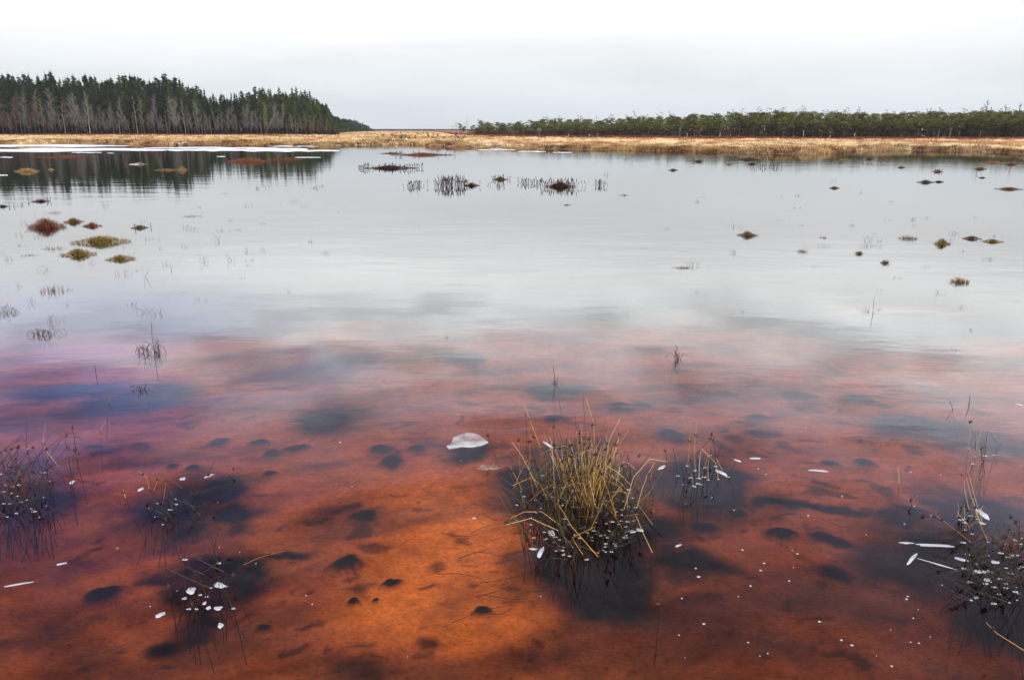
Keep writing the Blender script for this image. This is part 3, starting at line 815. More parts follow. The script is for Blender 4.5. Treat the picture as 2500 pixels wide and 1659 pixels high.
# pale snags at the foot of the low wood
rng.seed(35)
for X, Y0, Y1, lean in [(1311,318,309,.2),(1379,318,308,-.6),(1357,319,310,2.2),(1585,318,307,.1),(1660,318,306,.5),(1853,317,300,0),(1971,320,306,.3),(2164,317,298,.4),(2140,321,312,-5),(2260,318,300,.3),(2190,316,296,1)]:
    yb = 137 if X > 1500 else 152
    p = Vector((zx(X, yb), yb, 0)); p.z = gz1(p.x, yb); h = max(.5, ztop(Y1, yb) - p.z)
    m = MB(); m.tube([(0, 0, -.1), (lean * .05, 0, h * .5), (lean * .2, 0, h)], .05, .03, (.55, .50, .44), 6)
    for k in range(3):
        zz_ = h * rng.uniform(.4, .9); th = rng.uniform(0, 6.28); m.tube([(lean * .1, 0, zz_), (lean * .1 + .25 * math.cos(th), .25 * math.sin(th), zz_ + .12)], .02, .008, (.45, .40, .35), 4)
    tag(m.build("birch_snag", M_bark, loc=p), f"pale dead stem at the foot of the {sect_r(X)} of the low wood" + (", leaning over" if abs(lean) > 2 else ""), "dead stem", f"pale stems at the {sect_r(X)} of the low wood")
rng.seed(36); pts = []
for _ in range(900):
    X = rng.uniform(1100, 2900); y = float(edge_far(np.array((X * SV - 1250) / 1875))) + rng.uniform(14, 40); x = zx(X, y); z = gz1(x, y)
    pts.append((x, y, z - .1, max(1.5, ztop(sk_r(X) + rng.uniform(3, 9), y) - z), 1.5))
wood_mass("deep_bog_wood", pts, [(.10, .105, .04), (.075, .06, .042)], .34, "deeper stunted pines closing the low wood", 37)
# little shrubs and posts out on the open bog
rng.seed(38)
for i in range(34):
    X = rng.uniform(870, 1090); Y = rng.uniform(307, 326)
    p = W(X, Y, .25)
    if p.y > 700 or p.y < 90: continue
    p.z = gz1(p.x, p.y); m = MB(); h = rng.uniform(.4, 1.1)
    for _ in range(26):
        a = Vector((rng.gauss(0, .12), rng.gauss(0, .12), 0)); b = a + Vector((rng.gauss(0, .2), rng.gauss(0, .2), h * rng.uniform(.4, 1)))
        m.ribbon([a, (a + b) / 2, b], .05, jit((.09, .07, .05), .3))
    needle_clump(m, (0, 0, h * .6), .35, 14, [(.09, .085, .04), (.12, .07, .04)], .12)
    tag(m.build("bog_bush", M_twig, loc=p), "low dark bush out on the open bog between the two woods", "bush", "bushes on the open bog between the woods")

# ------------------------------------------------------------------ tussocks standing in the water
PAL = {'red': [(.26, .085, .035), (.34, .13, .05), (.17, .05, .03), (.45, .24, .09)], 'olive': [(.32, .20, .055), (.42, .27, .08), (.19, .10, .04), (.34, .13, .05)],
       'green': [(.34, .26, .05), (.48, .35, .08), (.20, .13, .04), (.42, .20, .06)], 'gold': [(.62, .42, .17), (.50, .30, .12), (.34, .15, .07), (.70, .52, .26)],
       'dark': [(.10, .035, .025), (.17, .06, .035), (.06, .03, .025)], 'brown': [(.20, .12, .06), (.28, .17, .08), (.13, .07, .04)], 'pale': [(.60, .48, .32), (.45, .30, .20), (.72, .60, .42)],
       'rust': [(.38, .15, .07), (.50, .22, .10), (.26, .09, .05)]}
def tussock(X, Y, w, h, pal, label, group=None, sparse=False, shoots=0, name="sedge_tussock", dens=1.0):
    c = W(X, Y + h * .30); a = W(X + w / 2, Y + h * .30)
    rx = abs(a.x - c.x); d = c.y
    hz = max(.03, h * SV / 1875 * math.hypot(d, H) * .70)
    ry = max(.08, min(rx * .7, .9))
    if rx < .6: ry = rx * .75
    r = empty(name, c); P = PAL[pal]
    if not sparse:
        m = MB(); SEG, RG = 22, 6; sd = rng.uniform(0, 90)
        for q in range(RG + 1):
            for s in range(SEG):
                th = 2 * math.pi * s / SEG; k = 1 + .9 * (float(vnoise(math.cos(th) * 1.6 + sd, math.sin(th) * 1.6 + sd)) - .5); t = q / RG
                m.v.append((rx * .66 * k * t * math.cos(th), ry * .66 * k * t * math.sin(th), hz * .55 * (1 - t ** 2.0) * (.7 + .6 * float(vnoise(t * 3 * math.cos(th) + sd, t * 3 * math.sin(th)))) - .05 * t))
        for q in range(RG):
            for s in range(SEG):
                s2 = (s + 1) % SEG; m.f.append((q * SEG + s, (q + 1) * SEG + s, (q + 1) * SEG + s2, q * SEG + s2)); m.c.append(jit(tuple(a_ * .4 for a_ in P[2]), .3))
        m.build("mound", M_mound, r, True)
    f = MB()
    n = int((220 + 900 * min(1.6, rx * 1.3)) * dens * (.17 if sparse else 1))
    wdt = max(.004, d * .00023)
    lean = rng.uniform(-.6, .6)
    for _ in range(n):
        th = rng.uniform(0, 2 * math.pi); q = rng.random() ** .75
        p = Vector((rx * q * math.cos(th), ry * q * math.sin(th), 0)); base_z = 0 if sparse else hz * .45 * max(0, 1 - (q / .66) ** 2.0)
        p.z = base_z - .01
        o = Vector((math.cos(th) * q * .9 + lean * 1.3 + rng.gauss(0, .4), math.sin(th) * (.1 + q * .6) + rng.gauss(0, .4), 0))
        ln = hz * (rng.random() ** 1.5 * 1.25 + .15) * (1.25 - .8 * q * q) if sparse else hz * rng.uniform(.4, 1.1) * (.95 - .35 * q * q)
        fl = rng.uniform(.3, 1.1)
        p1 = p + o * ln * .35 * fl + Vector((0, 0, ln * .5)); p2 = p + o * ln * .95 * fl + Vector((0, 0, ln * rng.uniform(-.15, .8)))
        cj = jit(rng.choice(P), .5); f.ribbon([p, p1, p2], wdt * rng.uniform(.7, 1.3), tuple(v * .55 for v in cj), cj)  # blades darkened at the base, shade painted into the colour
    for _ in range(int(5 + rx * 18) if not sparse else 3):
        th = rng.uniform(0, 6.28); p = Vector((rx * rng.random() * math.cos(th), ry * .6 * math.sin(th), 0)); ln = hz * rng.uniform(1.0, 1.8)
        o = Vector((rng.gauss(0, .35), rng.gauss(0, .3), 1)) * ln
        f.ribbon([p, p + o * .5, p + o + Vector((o.x * .5, 0, -.1 * ln))], wdt * .8, jit(P[0], .3))
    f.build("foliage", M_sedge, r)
    if shoots:
        s_ = MB()
        for _ in range(shoots):
            x = rng.uniform(-rx * 1.15, rx * 1.15); y = rng.uniform(-ry, ry); hh = hz * rng.uniform(.7, 1.6)
            shoot(s_, x, y, hh, d)
        s_.build("shoot_foliage", M_seed, r)
    return tag(r, label, "tussock", group or "sedge tussocks in the water")
def shoot(m, x, y, hh, d):
    tl = rng.uniform(-.35, .35); k = max(.004, d * .00028)
    cc = jit(rng.choice([(.05, .038, .034), (.09, .05, .038), (.06, .055, .04)]), .3)
    m.tube([(x, y, -.05), (x + tl * hh * .5, y, hh * .45), (x + tl * hh, y, hh * .75)], k * .6, k * .7, cc, 3)
    m.tube([(x + tl * hh, y, hh * .62), (x + tl * hh * 1.05, y, hh * .8), (x + tl * hh * 1.2, y, hh)], k * 1.7, k * .7, cc, 4)
rng.seed(50)
TUS = [
 (108,514,82,36,'red',"largest red-brown domed tussock in the cluster on the left",{'dens':1.5}),
 (170,507,44,18,'olive',"olive tussock just right of the big red dome",{}),
 (212,517,44,16,'red',"small flame-shaped reddish tussock, third in the row from the red dome",{}),
 (124,488,32,12,'olive',"small wispy olive tussock behind the big red dome",{'sparse':True}),
 (94,462,42,10,'dark',"flat wine-dark tussock near the edge of the dark wood reflection",{'shoots':5}),
 (232,551,134,26,'green',"longest yellow-green tussock, stretched sideways left of the open water",{'dens':1.5}),
 (180,580,78,26,'green',"ragged green and rust tussock in front of the long yellow-green one",{'dens':1.2}),
 (122,570,54,15,'red',"thin combed-over reddish tussock left of the ragged green one",{'sparse':True,'dens':1.7}),
 (278,592,70,20,'green',"pointed boat-shaped green tussock nearest the camera in the left cluster",{}),
 (66,587,52,8,'brown',"flat dark stalks lying on the water by the left cluster",{'sparse':True,'dens':2}),
 (323,522,40,13,'brown',"small brown tussock standing right of the left cluster",{'shoots':4}),
 (125,663,76,30,'red',"spiky thin reddish tuft nearest the left edge below the cluster",{'sparse':True,'dens':1.5}),
 (440,497,56,8,'brown',"narrow brown line of stalks on the pale water right of the left cluster",{'sparse':True,'dens':2}),
 (6,474,26,9,'dark',"dark red tussock cut by the left picture edge",{'shoots':3}),
 (62,392,54,13,'gold',"golden tussock lying in the dark reflection at the left",{}),
 (118,390,13,6,'gold',"tiny golden tuft in the dark reflection beside a golden tussock",{}),
 (320,377,34,7,'pale',"pale flat tussock in the middle of the dark reflection",{}),
 (296,381,18,6,'rust',"small rusty tuft left of the pale tussock in the dark reflection",{}),
 (422,389,20,13,'gold',"rounded golden tuft at the right of a flat row in the dark reflection",{}),
 (385,391,56,6,'gold',"flat golden strip left of the rounded tuft in the dark reflection",{}),
 (575,369,98,14,'rust',"long rust and gold tussock in the right of the dark reflection",{}),
 (660,367,90,7,'rust',"low dull red strip right of the long rust tussock",{}),
 (150,361,140,6,'rust',"long low reddish strip across the dark reflection at the far left",{}),
 (975,355,150,9,'rust',"long rust-coloured islet out on the open water before the far shore",{'shoots':14}),
 (905,353,60,4,'brown',"thin brown line left of the long rust islet",{'shoots':5}),
 (902,385,126,11,'dark',"dark red islet bristling with shoots, nearer than the rust islet",{'shoots':60}),
 (1088,425,34,12,'dark',"small dark red hump with bristling shoots, left one of the middle row",{'shoots':14}),
 (1155,411,36,11,'brown',"small brown hump with upright leaves in the middle row",{'shoots':16}),
 (1292,425,70,20,'dark',"largest dark bristling hump at the right of the middle row",{'shoots':60}),
 (1308,472,30,4,'brown',"flat brown scrap lying below the largest bristling hump",{}),
 (1440,449,30,6,'brown',"flat twiggy scrap right of the largest bristling hump",{'sparse':True,'dens':2}),
 (1553,391,22,7,'rust',"small lone rusty tuft on the open water right of the middle row",{}),
 (1612,371,18,7,'brown',"tiny brown tuft close to the shore, left of the dark hump",{'shoots':8}),
 (1682,378,15,6,'gold',"tiny pale gold tuft close to the shore reflection",{}),
 (1728,366,46,9,'brown',"dark-footed straw hump just off the right shore",{'dens':1.4}),
 (1735,377,18,7,'brown',"small brown tuft below the straw hump",{}),
 (1925,432,26,8,'olive',"lone olive tuft on the pale water right of centre",{}),
 (2007,366,15,6,'brown',"tiny dark tuft beside the shore reflection",{}),
 (2080,385,17,6,'olive',"tiny olive tuft off the right shore",{}),
 (2164,394,24,8,'rust',"small bristly rusty tuft off the right shore",{'shoots':5}),
 (2136,418,38,10,'brown',"left half of the brown double tussock off the right shore",{}),
 (2166,418,22,7,'brown',"right half of the brown double tussock off the right shore",{}),
 (2262,388,28,8,'olive',"olive diamond-shaped tuft off the right shore",{}),
 (2266,409,18,5,'brown',"tiny brown scrap below the diamond-shaped tuft",{}),
 (2328,434,62,9,'olive',"long flat olive tussock nearest the right edge",{'dens':1.2}),
 (1950,368,26,5,'gold',"flat straw tuft lying near the right shore",{}),
 (2040,367,15,6,'rust',"little rusty tuft in the shore reflection",{}),
 (2290,374,52,7,'gold',"straw islet just off the right shore",{}),
 (2333,378,26,8,'rust',"rusty islet beside the straw islet at the right edge",{}),
 (1725,538,44,18,'olive',"olive tuft with spreading blades alone on the bright water",{'dens':1.1}),
 (1575,615,48,10,'brown',"flat brown stalks lying beside upright ones right of centre",{'sparse':True,'dens':3}),
 (1852,576,28,17,'olive',"thin olive tuft with drooping blades",{'sparse':True,'dens':2}),
 (1900,547,20,7,'rust',"small rust-coloured scrap on the pale water",{'sparse':True,'dens':3}),
 (2096,546,50,16,'olive',"bent olive tussock leaning to the left",{'sparse':True,'dens':4}),
 (2175,556,34,23,'green',"upright green clump beside the bent olive tussock",{'dens':1.0}),
 (2242,547,42,13,'brown',"brown pointed hump, left one of a joined pair at the right",{}),
 (2291,554,54,12,'green',"low green spindle-shaped hump, right one of a joined pair",{}),
 (2215,643,42,27,'olive',"dark green ragged clump nearest the camera at the right",{'sparse':True,'dens':5}),
 (1982,581,14,15,'brown',"small oval brown clump on the pale water",{'sparse':True,'dens':5}),
 (2040,602,18,16,'brown',"small round brown clump just below the oval one",{'sparse':True,'dens':5}),
]
for X, Y, w, h, pal, lab, kw in TUS:
    tussock(X, Y, w, h, pal, lab, **kw)
def shoot_patch(X0, X1, Y, hpx, n, label):
    c = W((X0 + X1) / 2, Y); a = W(X0, Y); b = W(X1, Y); d = c.y
    m = MB(); cen = [rng.uniform(a.x, b.x) - c.x for _ in range(max(2, n // 12))]
    for _ in range(n):
        x = rng.choice(cen) + rng.gauss(0, .09) * (b.x - a.x) if rng.random() < .8 else rng.uniform(a.x, b.x) - c.x
        shoot(m, x, rng.uniform(-1, 1) * d * .035, hpx * SV / 1875 * d * rng.uniform(.22, .8), d)
    o_ = empty('leatherleaf', c); m.build('foliage', M_seed, o_)  # all leafy stalks of the patch in one mesh
    return tag(o_, label, "water shrub", "leafy shoots standing in the water")
shoot_patch(1005, 1065, 428, 30, 100, "tallest dense patch of dark upright shoots in the middle row")
shoot_patch(945, 1030, 429, 17, 55, "thin patch of dark shoots at the left end of the middle row")
shoot_patch(1065, 1085, 425, 16, 14, "few dark shoots between the tall patch and the small hump")
shoot_patch(1125, 1175, 429, 10, 22, "scattered low shoots below the brown hump")
shoot_patch(1170, 1265, 423, 16, 46, "scattered dark shoots left of the largest bristling hump")
shoot_patch(1335, 1388, 427, 16, 26, "scattered dark shoots right of the largest bristling hump")
shoot_patch(722, 746, 433, 7, 10, "tiny patch of dark shoots below the wood reflection")
shoot_patch(560, 680, 433, 7, 6, "few single dark stalks below the wood reflection")
shoot_patch(1745, 1790, 386, 12, 26, "row of dark shoots close to the right shore")
shoot_patch(1600, 1620, 373, 7, 10, "tiny patch of shoots left of the straw hump")
shoot_patch(1930, 1990, 374, 6, 22, "line of tiny shoots off the right shore")
shoot_patch(2130, 2200, 376, 5, 14, "line of tiny shoots near the straw islet")
shoot_patch(30, 58, 476, 8, 14, "row of dark stalks at the left picture edge")
shoot_patch(835, 850, 386, 8, 10, "few shoots left of the dark red islet")
shoot_patch(1995, 2030, 380, 4, 14, "short line of tiny shoots beside the tiny olive tuft")

# thin sedge wisps: a few bent blades, some bowed back into the water
def wisp(X, Y, w, h, n, label, group, loop=.4, colr=(.12, .10, .08), name="sedge_wisp", thick=1.0):
    c = W(X, Y); d = c.y; rx = w / 2 * SV / 1875 * d * 1.02; hh = h * SV / 1875 * d * 1.0
    m = MB(); k = max(.0012, d * .00014) * thick
    for _ in range(n):
        x = rng.uniform(-1, 1) * rx; y = rng.uniform(-1, 1) * rx * .8; sx = rng.choice((-1, 1)) * rng.uniform(.2, .7) * hh
        p = Vector((x, y, -.12)); a = p + Vector((0, 0, .12))
        q = hh * rng.uniform(.35, 1.0)
        if rng.random() < loop:
            pts = [p, a, a + Vector((sx * .4, 0, q * .6)), a + Vector((sx * 1.1, rng.gauss(0, .2) * hh, q * .45)), a + Vector((sx * 1.6, 0, -.02))]
        else:
            pts = [p, a, a + Vector((sx * .25, 0, q * .55)), a + Vector((sx * rng.uniform(.3, 1), rng.gauss(0, .2) * hh, q))]
        m.tube(pts, k, k * .6, jit(colr, .4), 3)
    return tag(m.build(name, M_rush, loc=c), label, "sedge", group)
rng.seed(60)
GL = "faint sedge wisps on the left water"; GR = "faint sedge wisps on the right water"; GC = "faint sedge wisps on the middle water"
WL = [(475,603,22,26),(538,600,20,22),(605,577,12,10),(505,556,22,18),(355,552,30,9),(425,522,20,7),(435,528,30,8),(545,531,24,5),(600,517,28,5),(385,611,26,12),(420,570,22,10),(110,622,24,18),(200,608,26,14),(280,632,34,18),
      (335,640,10,30),(310,706,18,14),(45,662,12,16),(68,698,18,18),(88,548,20,8),(16,600,8,18),(80,494,12,5),(330,512,14,6),(240,477,6,14),(45,545,16,8),(400,625,14,8),(530,509,20,5),(575,578,14,10),(450,530,24,8),(370,575,12,8),(460,478,10,6)]
for X, Y, w, h in WL: wisp(X, Y, w, h, max(3, int(w / 4)), "few thin bent sedge blades rising from the pale water on the left", GL)
for X, Y, w, h in [(1695,585,26,12),(1900,568,26,11),(2010,556,36,22),(2012,570,44,10),(2275,598,24,12),(1895,545,6,4),(2110,520,12,7),(2200,540,22,12),(2196,556,14,10),(2240,762,16,8),(2204,806,14,5),(2170,676,16,14),(2215,710,14,16),(2250,503,10,5),
                   (1970,520,22,6),(2045,508,14,4),(2130,503,18,4),(1840,480,16,4),(1620,455,14,4),(2060,466,12,5),(1990,445,12,6),(1395,404,18,10),(1925,418,14,4),(2218,580,10,5),(2310,546,30,6),(1740,545,24,8)]:
    wisp(X, Y, w, h, max(3, int(w / 4)), "few thin bent sedge blades rising from the pale water on the right", GR)
for X, Y, w, h in [(880,512,8,6),(962,523,12,5),(1087,541,8,8),(705,476,26,6),(785,490,14,4),(1124,712,3,12),(1323,644,3,8),(1298,615,3,5),(1230,575,4,4),(1036,777,16,12),(1445,728,2,18),(1475,490,6,5),(1200,455,10,3),(650,470,8,5)]:
    wisp(X, Y, w, h, max(1, int(w / 5)), "few thin sedge blades out on the middle of the pale water", GC, loop=.2)
for i in range(46):
    X = rng.choice((rng.uniform(10, 760), rng.uniform(1500, 2350))); Y = rng.uniform(445, 720)
    wisp(X, Y, rng.uniform(8, 26), rng.uniform(3, 10), rng.randint(3, 6), "few thin bent sedge blades rising from the pale water on the " + ("left" if X < 1000 else "right"), GL if X < 1000 else GR)
wisp(20,722,50,26,20,"tangle of looping dark stalks at the left picture edge","looping stalks on the left",loop=.85,thick=1.4)
wisp(103,772,44,26,22,"dense knot of dark looping stalks on the violet water","looping stalks on the left",loop=.9,thick=1.6,colr=(.05,.04,.035))
wisp(125,742,30,24,9,"thin grass behind the dense dark knot of stalks","looping stalks on the left",loop=.1)
wisp(357,722,56,20,18,"loose tuft of fine blades above the upright dark clump","looping stalks on the left",loop=.2)
wisp(346,812,44,34,30,"upright clump of dark broken stalks with a long thin stem, on the violet water","looping stalks on the left",loop=.35,thick=1.7,colr=(.06,.045,.035))
wisp(320,900,28,18,14,"small dark clump sitting at the near edge of the violet patch","looping stalks on the left",loop=.3,thick=1.4,colr=(.06,.05,.04))
wisp(1560,828,22,30,12,"small upright clump of dark broken stalks right of centre","looping stalks in the middle",loop=.2,thick=1.5,colr=(.07,.05,.045))
wisp(1281,885,12,16,7,"little knot of stalks at the foot of a tall single stem","looping stalks in the middle",loop=.5,thick=1.2,colr=(.07,.05,.045))
wisp(1600,614,30,14,12,"short upright stalks beside the flat brown ones","looping stalks in the middle",loop=.1,thick=1.2,colr=(.07,.06,.05))
wisp(2010,716,60,10,18,"flat raft of stalks crossed by one upright stem","looping stalks on the right",loop=.8,thick=1.0)

# ------------------------------------------------------------------ rushes near the camera
ICE = []            # (x, y, radius, stretch, angle, label, group)
GOLDS = [(.78, .38, .075), (.88, .50, .14), (.52, .24, .05), (.92, .70, .36), (.34, .15, .035)]
DKS = [(.022, .017, .012), (.035, .024, .016), (.028, .026, .014), (.055, .03, .018)]
GRS = [(.10, .10, .03), (.14, .12, .035), (.07, .065, .02)]
def stem_pts(root, tip, bend=0.0, kink=None):
    root = Vector(root); tip = Vector(tip); d = tip - root
    sd = Vector((bend * d.length, 0, 0))
    pts = [root + Vector((-d.x * min(.9, -ZB / max(d.z, .05)) * .8, -d.y * .5, ZB - root.z)) if root.z > ZB / 2 else root, root, root + d * .35 + sd * .6, root + d * .7 + sd * .8, tip]
    if kink: pts.append(tip + Vector(kink))
    return pts
SUNK_DK = (.030, .022, .016)  # submerged stems coloured dark to stand in for their dark reflections
def stem_tube(m, pts, r0, r1, c, c2=None):
    m.tube(pts[:2], r0, r0, SUNK_DK, 4)
    m.tube(pts[1:], r0, r1, c, 4, c2)
def seed_head(m, p, s=1.0):
    for _ in range(4):
        m.blob((p[0] + rng.uniform(-.005, .005) * s, p[1] + rng.uniform(-.004, .004) * s, p[2] + rng.uniform(-.006, .006) * s), .004 * s, .004 * s, .0045 * s, jit((.06, .035, .022), .3), 5, 3)
def px_stem(X0, Y0, X1, Y1, dy=0.0):    # water-line pixel and tip pixel to world
    a = W(X0, Y0); b = at_y(X1, Y1, a.y + dy)
    if b.z < .01: b.z = .01
    return a, b

rng.seed(70)
main_c = W(1345, 1215)
T = empty("rush_tussock", main_c)
tag(T, "big golden rush tussock standing in the orange water, its stems ringed with ice", "rush tussock")
gold, dark_f = MB(), MB()
loc = lambda v: Vector(v) - main_c
heads = []
mainG = "ice collars around the stems of the golden rush tussock"; mainL = "tiny white ice collar round a stem of the golden rush tussock"
for i in range(240):                                        # the golden heart
    X0 = rng.gauss(1348, 30); Y0 = rng.gauss(1150, 28)
    a = W(X0, Y0); h = rng.uniform(.10, .31) * (1 if rng.random() < .85 else 1.25)
    off = (X0 - 1345) / 60
    b = a + Vector((off * .05 + rng.gauss(0, .05), rng.gauss(0, .07), h))
    c = rng.choice(GOLDS) if rng.random() < .58 else rng.choice(DKS + GRS)
    stem_tube(gold, [loc(p) for p in stem_pts(a, b, rng.uniform(-.08, .08))], .0011, .0005, jit(tuple(v * .15 for v in c), .2), jit(c, .35))  # colour runs dark at the base to gold, painting in the shade
    if rng.random() < .16: heads.append(a.lerp(b, rng.uniform(.7, .95)))
    if rng.random() < .17: ICE.append((a.x, a.y, rng.uniform(.004, .008), 1.3, 0, mainL, mainG))
for i in range(42):                                         # broken stems hanging over
    X0 = rng.gauss(1348, 40); Y0 = rng.gauss(1155, 30); a = W(X0, Y0); s = rng.choice((-1, 1))
    k = a + Vector((s * rng.uniform(.01, .07), rng.gauss(0, .05), rng.uniform(.06, .22)))
    e = k + Vector((s * rng.uniform(.03, .13), rng.gauss(-.02, .06), -rng.uniform(.02, .15)))
    stem_tube(gold, [loc(p) for p in (a + Vector((0, 0, ZB)), a, a.lerp(k, .6), k, k.lerp(e, .5) + Vector((0, 0, .012)), e)], .0011, .0006, jit(rng.choice(GOLDS), .3))
for i in range(430):                                        # dark outer stems
    th = rng.uniform(0, 6.28); q = rng.uniform(.25, 1.0)
    X0 = 1336 + 150 * q * math.cos(th); Y0 = 1172 + 122 * q * math.sin(th)
    a = W(X0, Y0); h = rng.uniform(.04, .24) * (1.25 - q * .55)
    b = a + Vector((math.cos(th) * rng.uniform(0, .16) * q + rng.gauss(0, .05), -math.sin(th) * rng.uniform(-.02, .1) + rng.gauss(0, .05), h))
    c = rng.choice(DKS if rng.random() < .75 else GRS)
    dark_f.tube([loc(p) for p in stem_pts(a, b, rng.uniform(-.1, .1))], .0016, .0008, jit(c, .2), 4)
    if rng.random() < .33: ICE.append((a.x, a.y, rng.uniform(.005, .0095), rng.uniform(1.0, 1.5), 0, mainL, mainG))
    if rng.random() < .05: heads.append(a.lerp(b, .8))
SPEC = [ # waterline x,y -> tip x,y, colour, bend
 (1360,1150,1345,905,'d',0),(1290,1110,1281,930,'d',-.05),(1366,1120,1352,915,'g',.08),(1395,1130,1432,963,'g',-.1),(1400,1140,1452,990,'g',-.1),(1310,1130,1255,1000,'g',0),(1320,1120,1268,1008,'g',0),
 (1262,1120,1190,930,'g',.10),(1258,1060,1210,935,'g',0),(1218,1115,1213,950,'d',0),(1224,1110,1222,985,'g',0),(1240,1125,1182,1020,'g',.05),(1200,1090,1197,1000,'g',0),(1452,1150,1502,1045,'g',-.05),
 (1205,1130,1177,1075,'g',0),(1470,1170,1513,1062,'g',-.06),(1380,1140,1370,1000,'g',0),(1338,1120,1328,958,'d',0),(1335,1120,1338,1005,'d',0),(1418,1130,1398,1000,'g',0),(1440,1130,1432,1040,'d',0),(1512,1180,1498,1240,'g',0)]
for X0, Y0, X1, Y1, k, bd in SPEC:
    a, b = px_stem(X0, Y0, X1, Y1)
    cset = GOLDS if k == 'g' else DKS
    c = rng.choice(cset)
    stem_tube(gold if k == 'g' else dark_f, [loc(p) for p in stem_pts(a, b, bd)], .0013, .0006, tuple(v * .7 for v in c), c)  # base a little darker, painted shade again
    if rng.random() < .7: heads.append(a.lerp(b, rng.uniform(.6, .85)) + Vector((bd * .6 * (b - a).length, 0, 0)))
# long arching stems
for pts_, k in [([(1430,1170),(1450,1060),(1440,1040),(1500,1052),(1540,1080)],'d'),([(1440,1180),(1462,1100),(1500,1058),(1540,1065)],'g'),([(1260,1140),(1228,1100),(1205,1110),(1183,1120)],'g'),
                ([(1290,1215),(1250,1180),(1210,1180),(1178,1195)],'g'),([(1290,1230),(1225,1195),(1168,1210)],'g'),([(1395,1175),(1430,1128),(1447,1140),(1448,1175)],'g'),
                ([(1380,1290),(1320,1215),(1290,1165)],'g'),([(1345,1285),(1320,1240),(1372,1215)],'g'),([(1480,1190),(1460,1240),(1440,1280)],'g'),([(1505,1215),(1470,1160),(1500,1135)],'g'),
                ([(1505,1340-60),(1482,1225),(1468,1190)],'g')]:
    a = W(*pts_[0]); P_ = [a + Vector((0, 0, ZB)), a] + [at_y(X, Y, a.y - .01 * j) for j, (X, Y) in enumerate(pts_[1:], 1)]
    P_ = [Vector((p.x, p.y, max(p.z, .012) if j else p.z)) for j, p in enumerate(P_)]
    c = rng.choice(GOLDS if k == 'g' else DKS); stem_tube(gold if k == 'g' else dark_f, [loc(p) for p in P_], .0012, .0007, c)
gold.build("dry_stems", M_rush, T); dark_f.build("dark_stems", M_rush, T)  # golden and dark rush stems, each merged into one mesh
for p in heads:
    m = MB(); seed_head(m, (0, 0, 0), rng.uniform(.9, 1.5)); m.build("seed_head", M_seed, T, loc=loc(p))
tl = MB(); rng.seed(72)                                      # matted root collar under the waterline
tl.blob((0, .05, -.23), .15, .17, .07, (.03, .025, .018), 20, 10, .12)
tl.build("root_mound", M_mound, T, True)

def rush_clump(cx, cy, stems, label, group="rush clumps near the camera", ice=.5, name="rush_clump", extra=None, cset=DKS, rad=.0016):
    """stems: list of (x0,y0,x1,y1,k[,kink x,y]) read at the water line and the tip"""
    c0 = W(cx, cy); r = empty(name, c0); d_, g_ = MB(), MB(); hd = []
    for s in stems:
        X0, Y0, X1, Y1, k = s[:5]
        a, b = px_stem(X0, Y0, X1, Y1)
        c = rng.choice(GOLDS if k == 'g' else cset)
        pts = stem_pts(a, b, rng.uniform(-.05, .05))
        if len(s) > 5: pts.append(at_y(s[5], s[6], a.y)); pts[-1].z = max(pts[-1].z, .01)
        stem_tube(g_ if k == 'g' else d_, [p - c0 for p in pts], rad * (.72 if k == 'g' else 1), rad * .45, c)
        if rng.random() < .3: hd.append(a.lerp(b, rng.uniform(.6, .95)) - c0)
        if rng.random() < ice: ICE.append((a.x, a.y, rng.uniform(.006, .010), rng.uniform(1, 1.6), 0, f"tiny white ice collar in the {label}", f"ice collars: {label}"[:90]))
    if d_.v: d_.build("dark_stems", M_rush, r)  # rush stems of one colour merged into a mesh
    if g_.v: g_.build("dry_stems", M_rush, r)
    for p in hd:
        m = MB(); seed_head(m, (0, 0, 0), 1.1); m.build("seed_head", M_seed, r, loc=p)
    return tag(r, label, "rush", group)
def rnd_stems(cx, cy, sx, sy, n, hmin, hmax, lean, gp=.1):
    out = []
    for _ in range(n):
        x = cx + rng.uniform(-sx, sx); y = cy + rng.uniform(-sy, sy); h = rng.uniform(hmin, hmax)
        tx = x + rng.gauss(0, lean); t_ = (x, y, tx, y - h, 'g' if rng.random() < gp else 'd')
        if rng.random() < .4: t_ += (tx + rng.choice((-1, 1)) * rng.uniform(.3, 1.2) * h, y - h * rng.uniform(.1, .9))
        out.append(t_)
    return out
rng.seed(80)
rush_clump(60, 1140, rnd_stems(55, 1128, 62, 66, 95, 15, 80, 44, 0) + [(62,1035,60,955,'d'),(98,1020,105,975,'g'),(22,1035,15,1000,'g'),(135,1075,100,1030,'g'),(165,1115,158,1065,'d'),(160,1110,152,1070,'d')], "dark rush clump at left edge", ice=.32)
rush_clump(1630, 1085, rnd_stems(1610, 1092, 48, 34, 16, 25, 70, 8, .2) + [(1590,1090,1597,960,'g'),(1604,1085,1608,975,'g'),(1625,1080,1648,968,'g'),(1640,1050,1645,995,'d'),(1640,1050,1700,1062,'d'),(1680,1100,1700,1062,'d'),(1585,1075,1592,1010,'g')], "sparse rush clump right of golden tussock", ice=.9)
rush_clump(2255, 1060, rnd_stems(2262, 1068, 14, 22, 5, 40, 70, 6, .1) + [(2235,1035,2240,965,'g'),(2245,1070,2285,940,'g'),(2295,1050,2312,1020,'d'),(2272,1045,2288,1005,'g')], "few tall rushes at the right by violet moss", ice=.8)
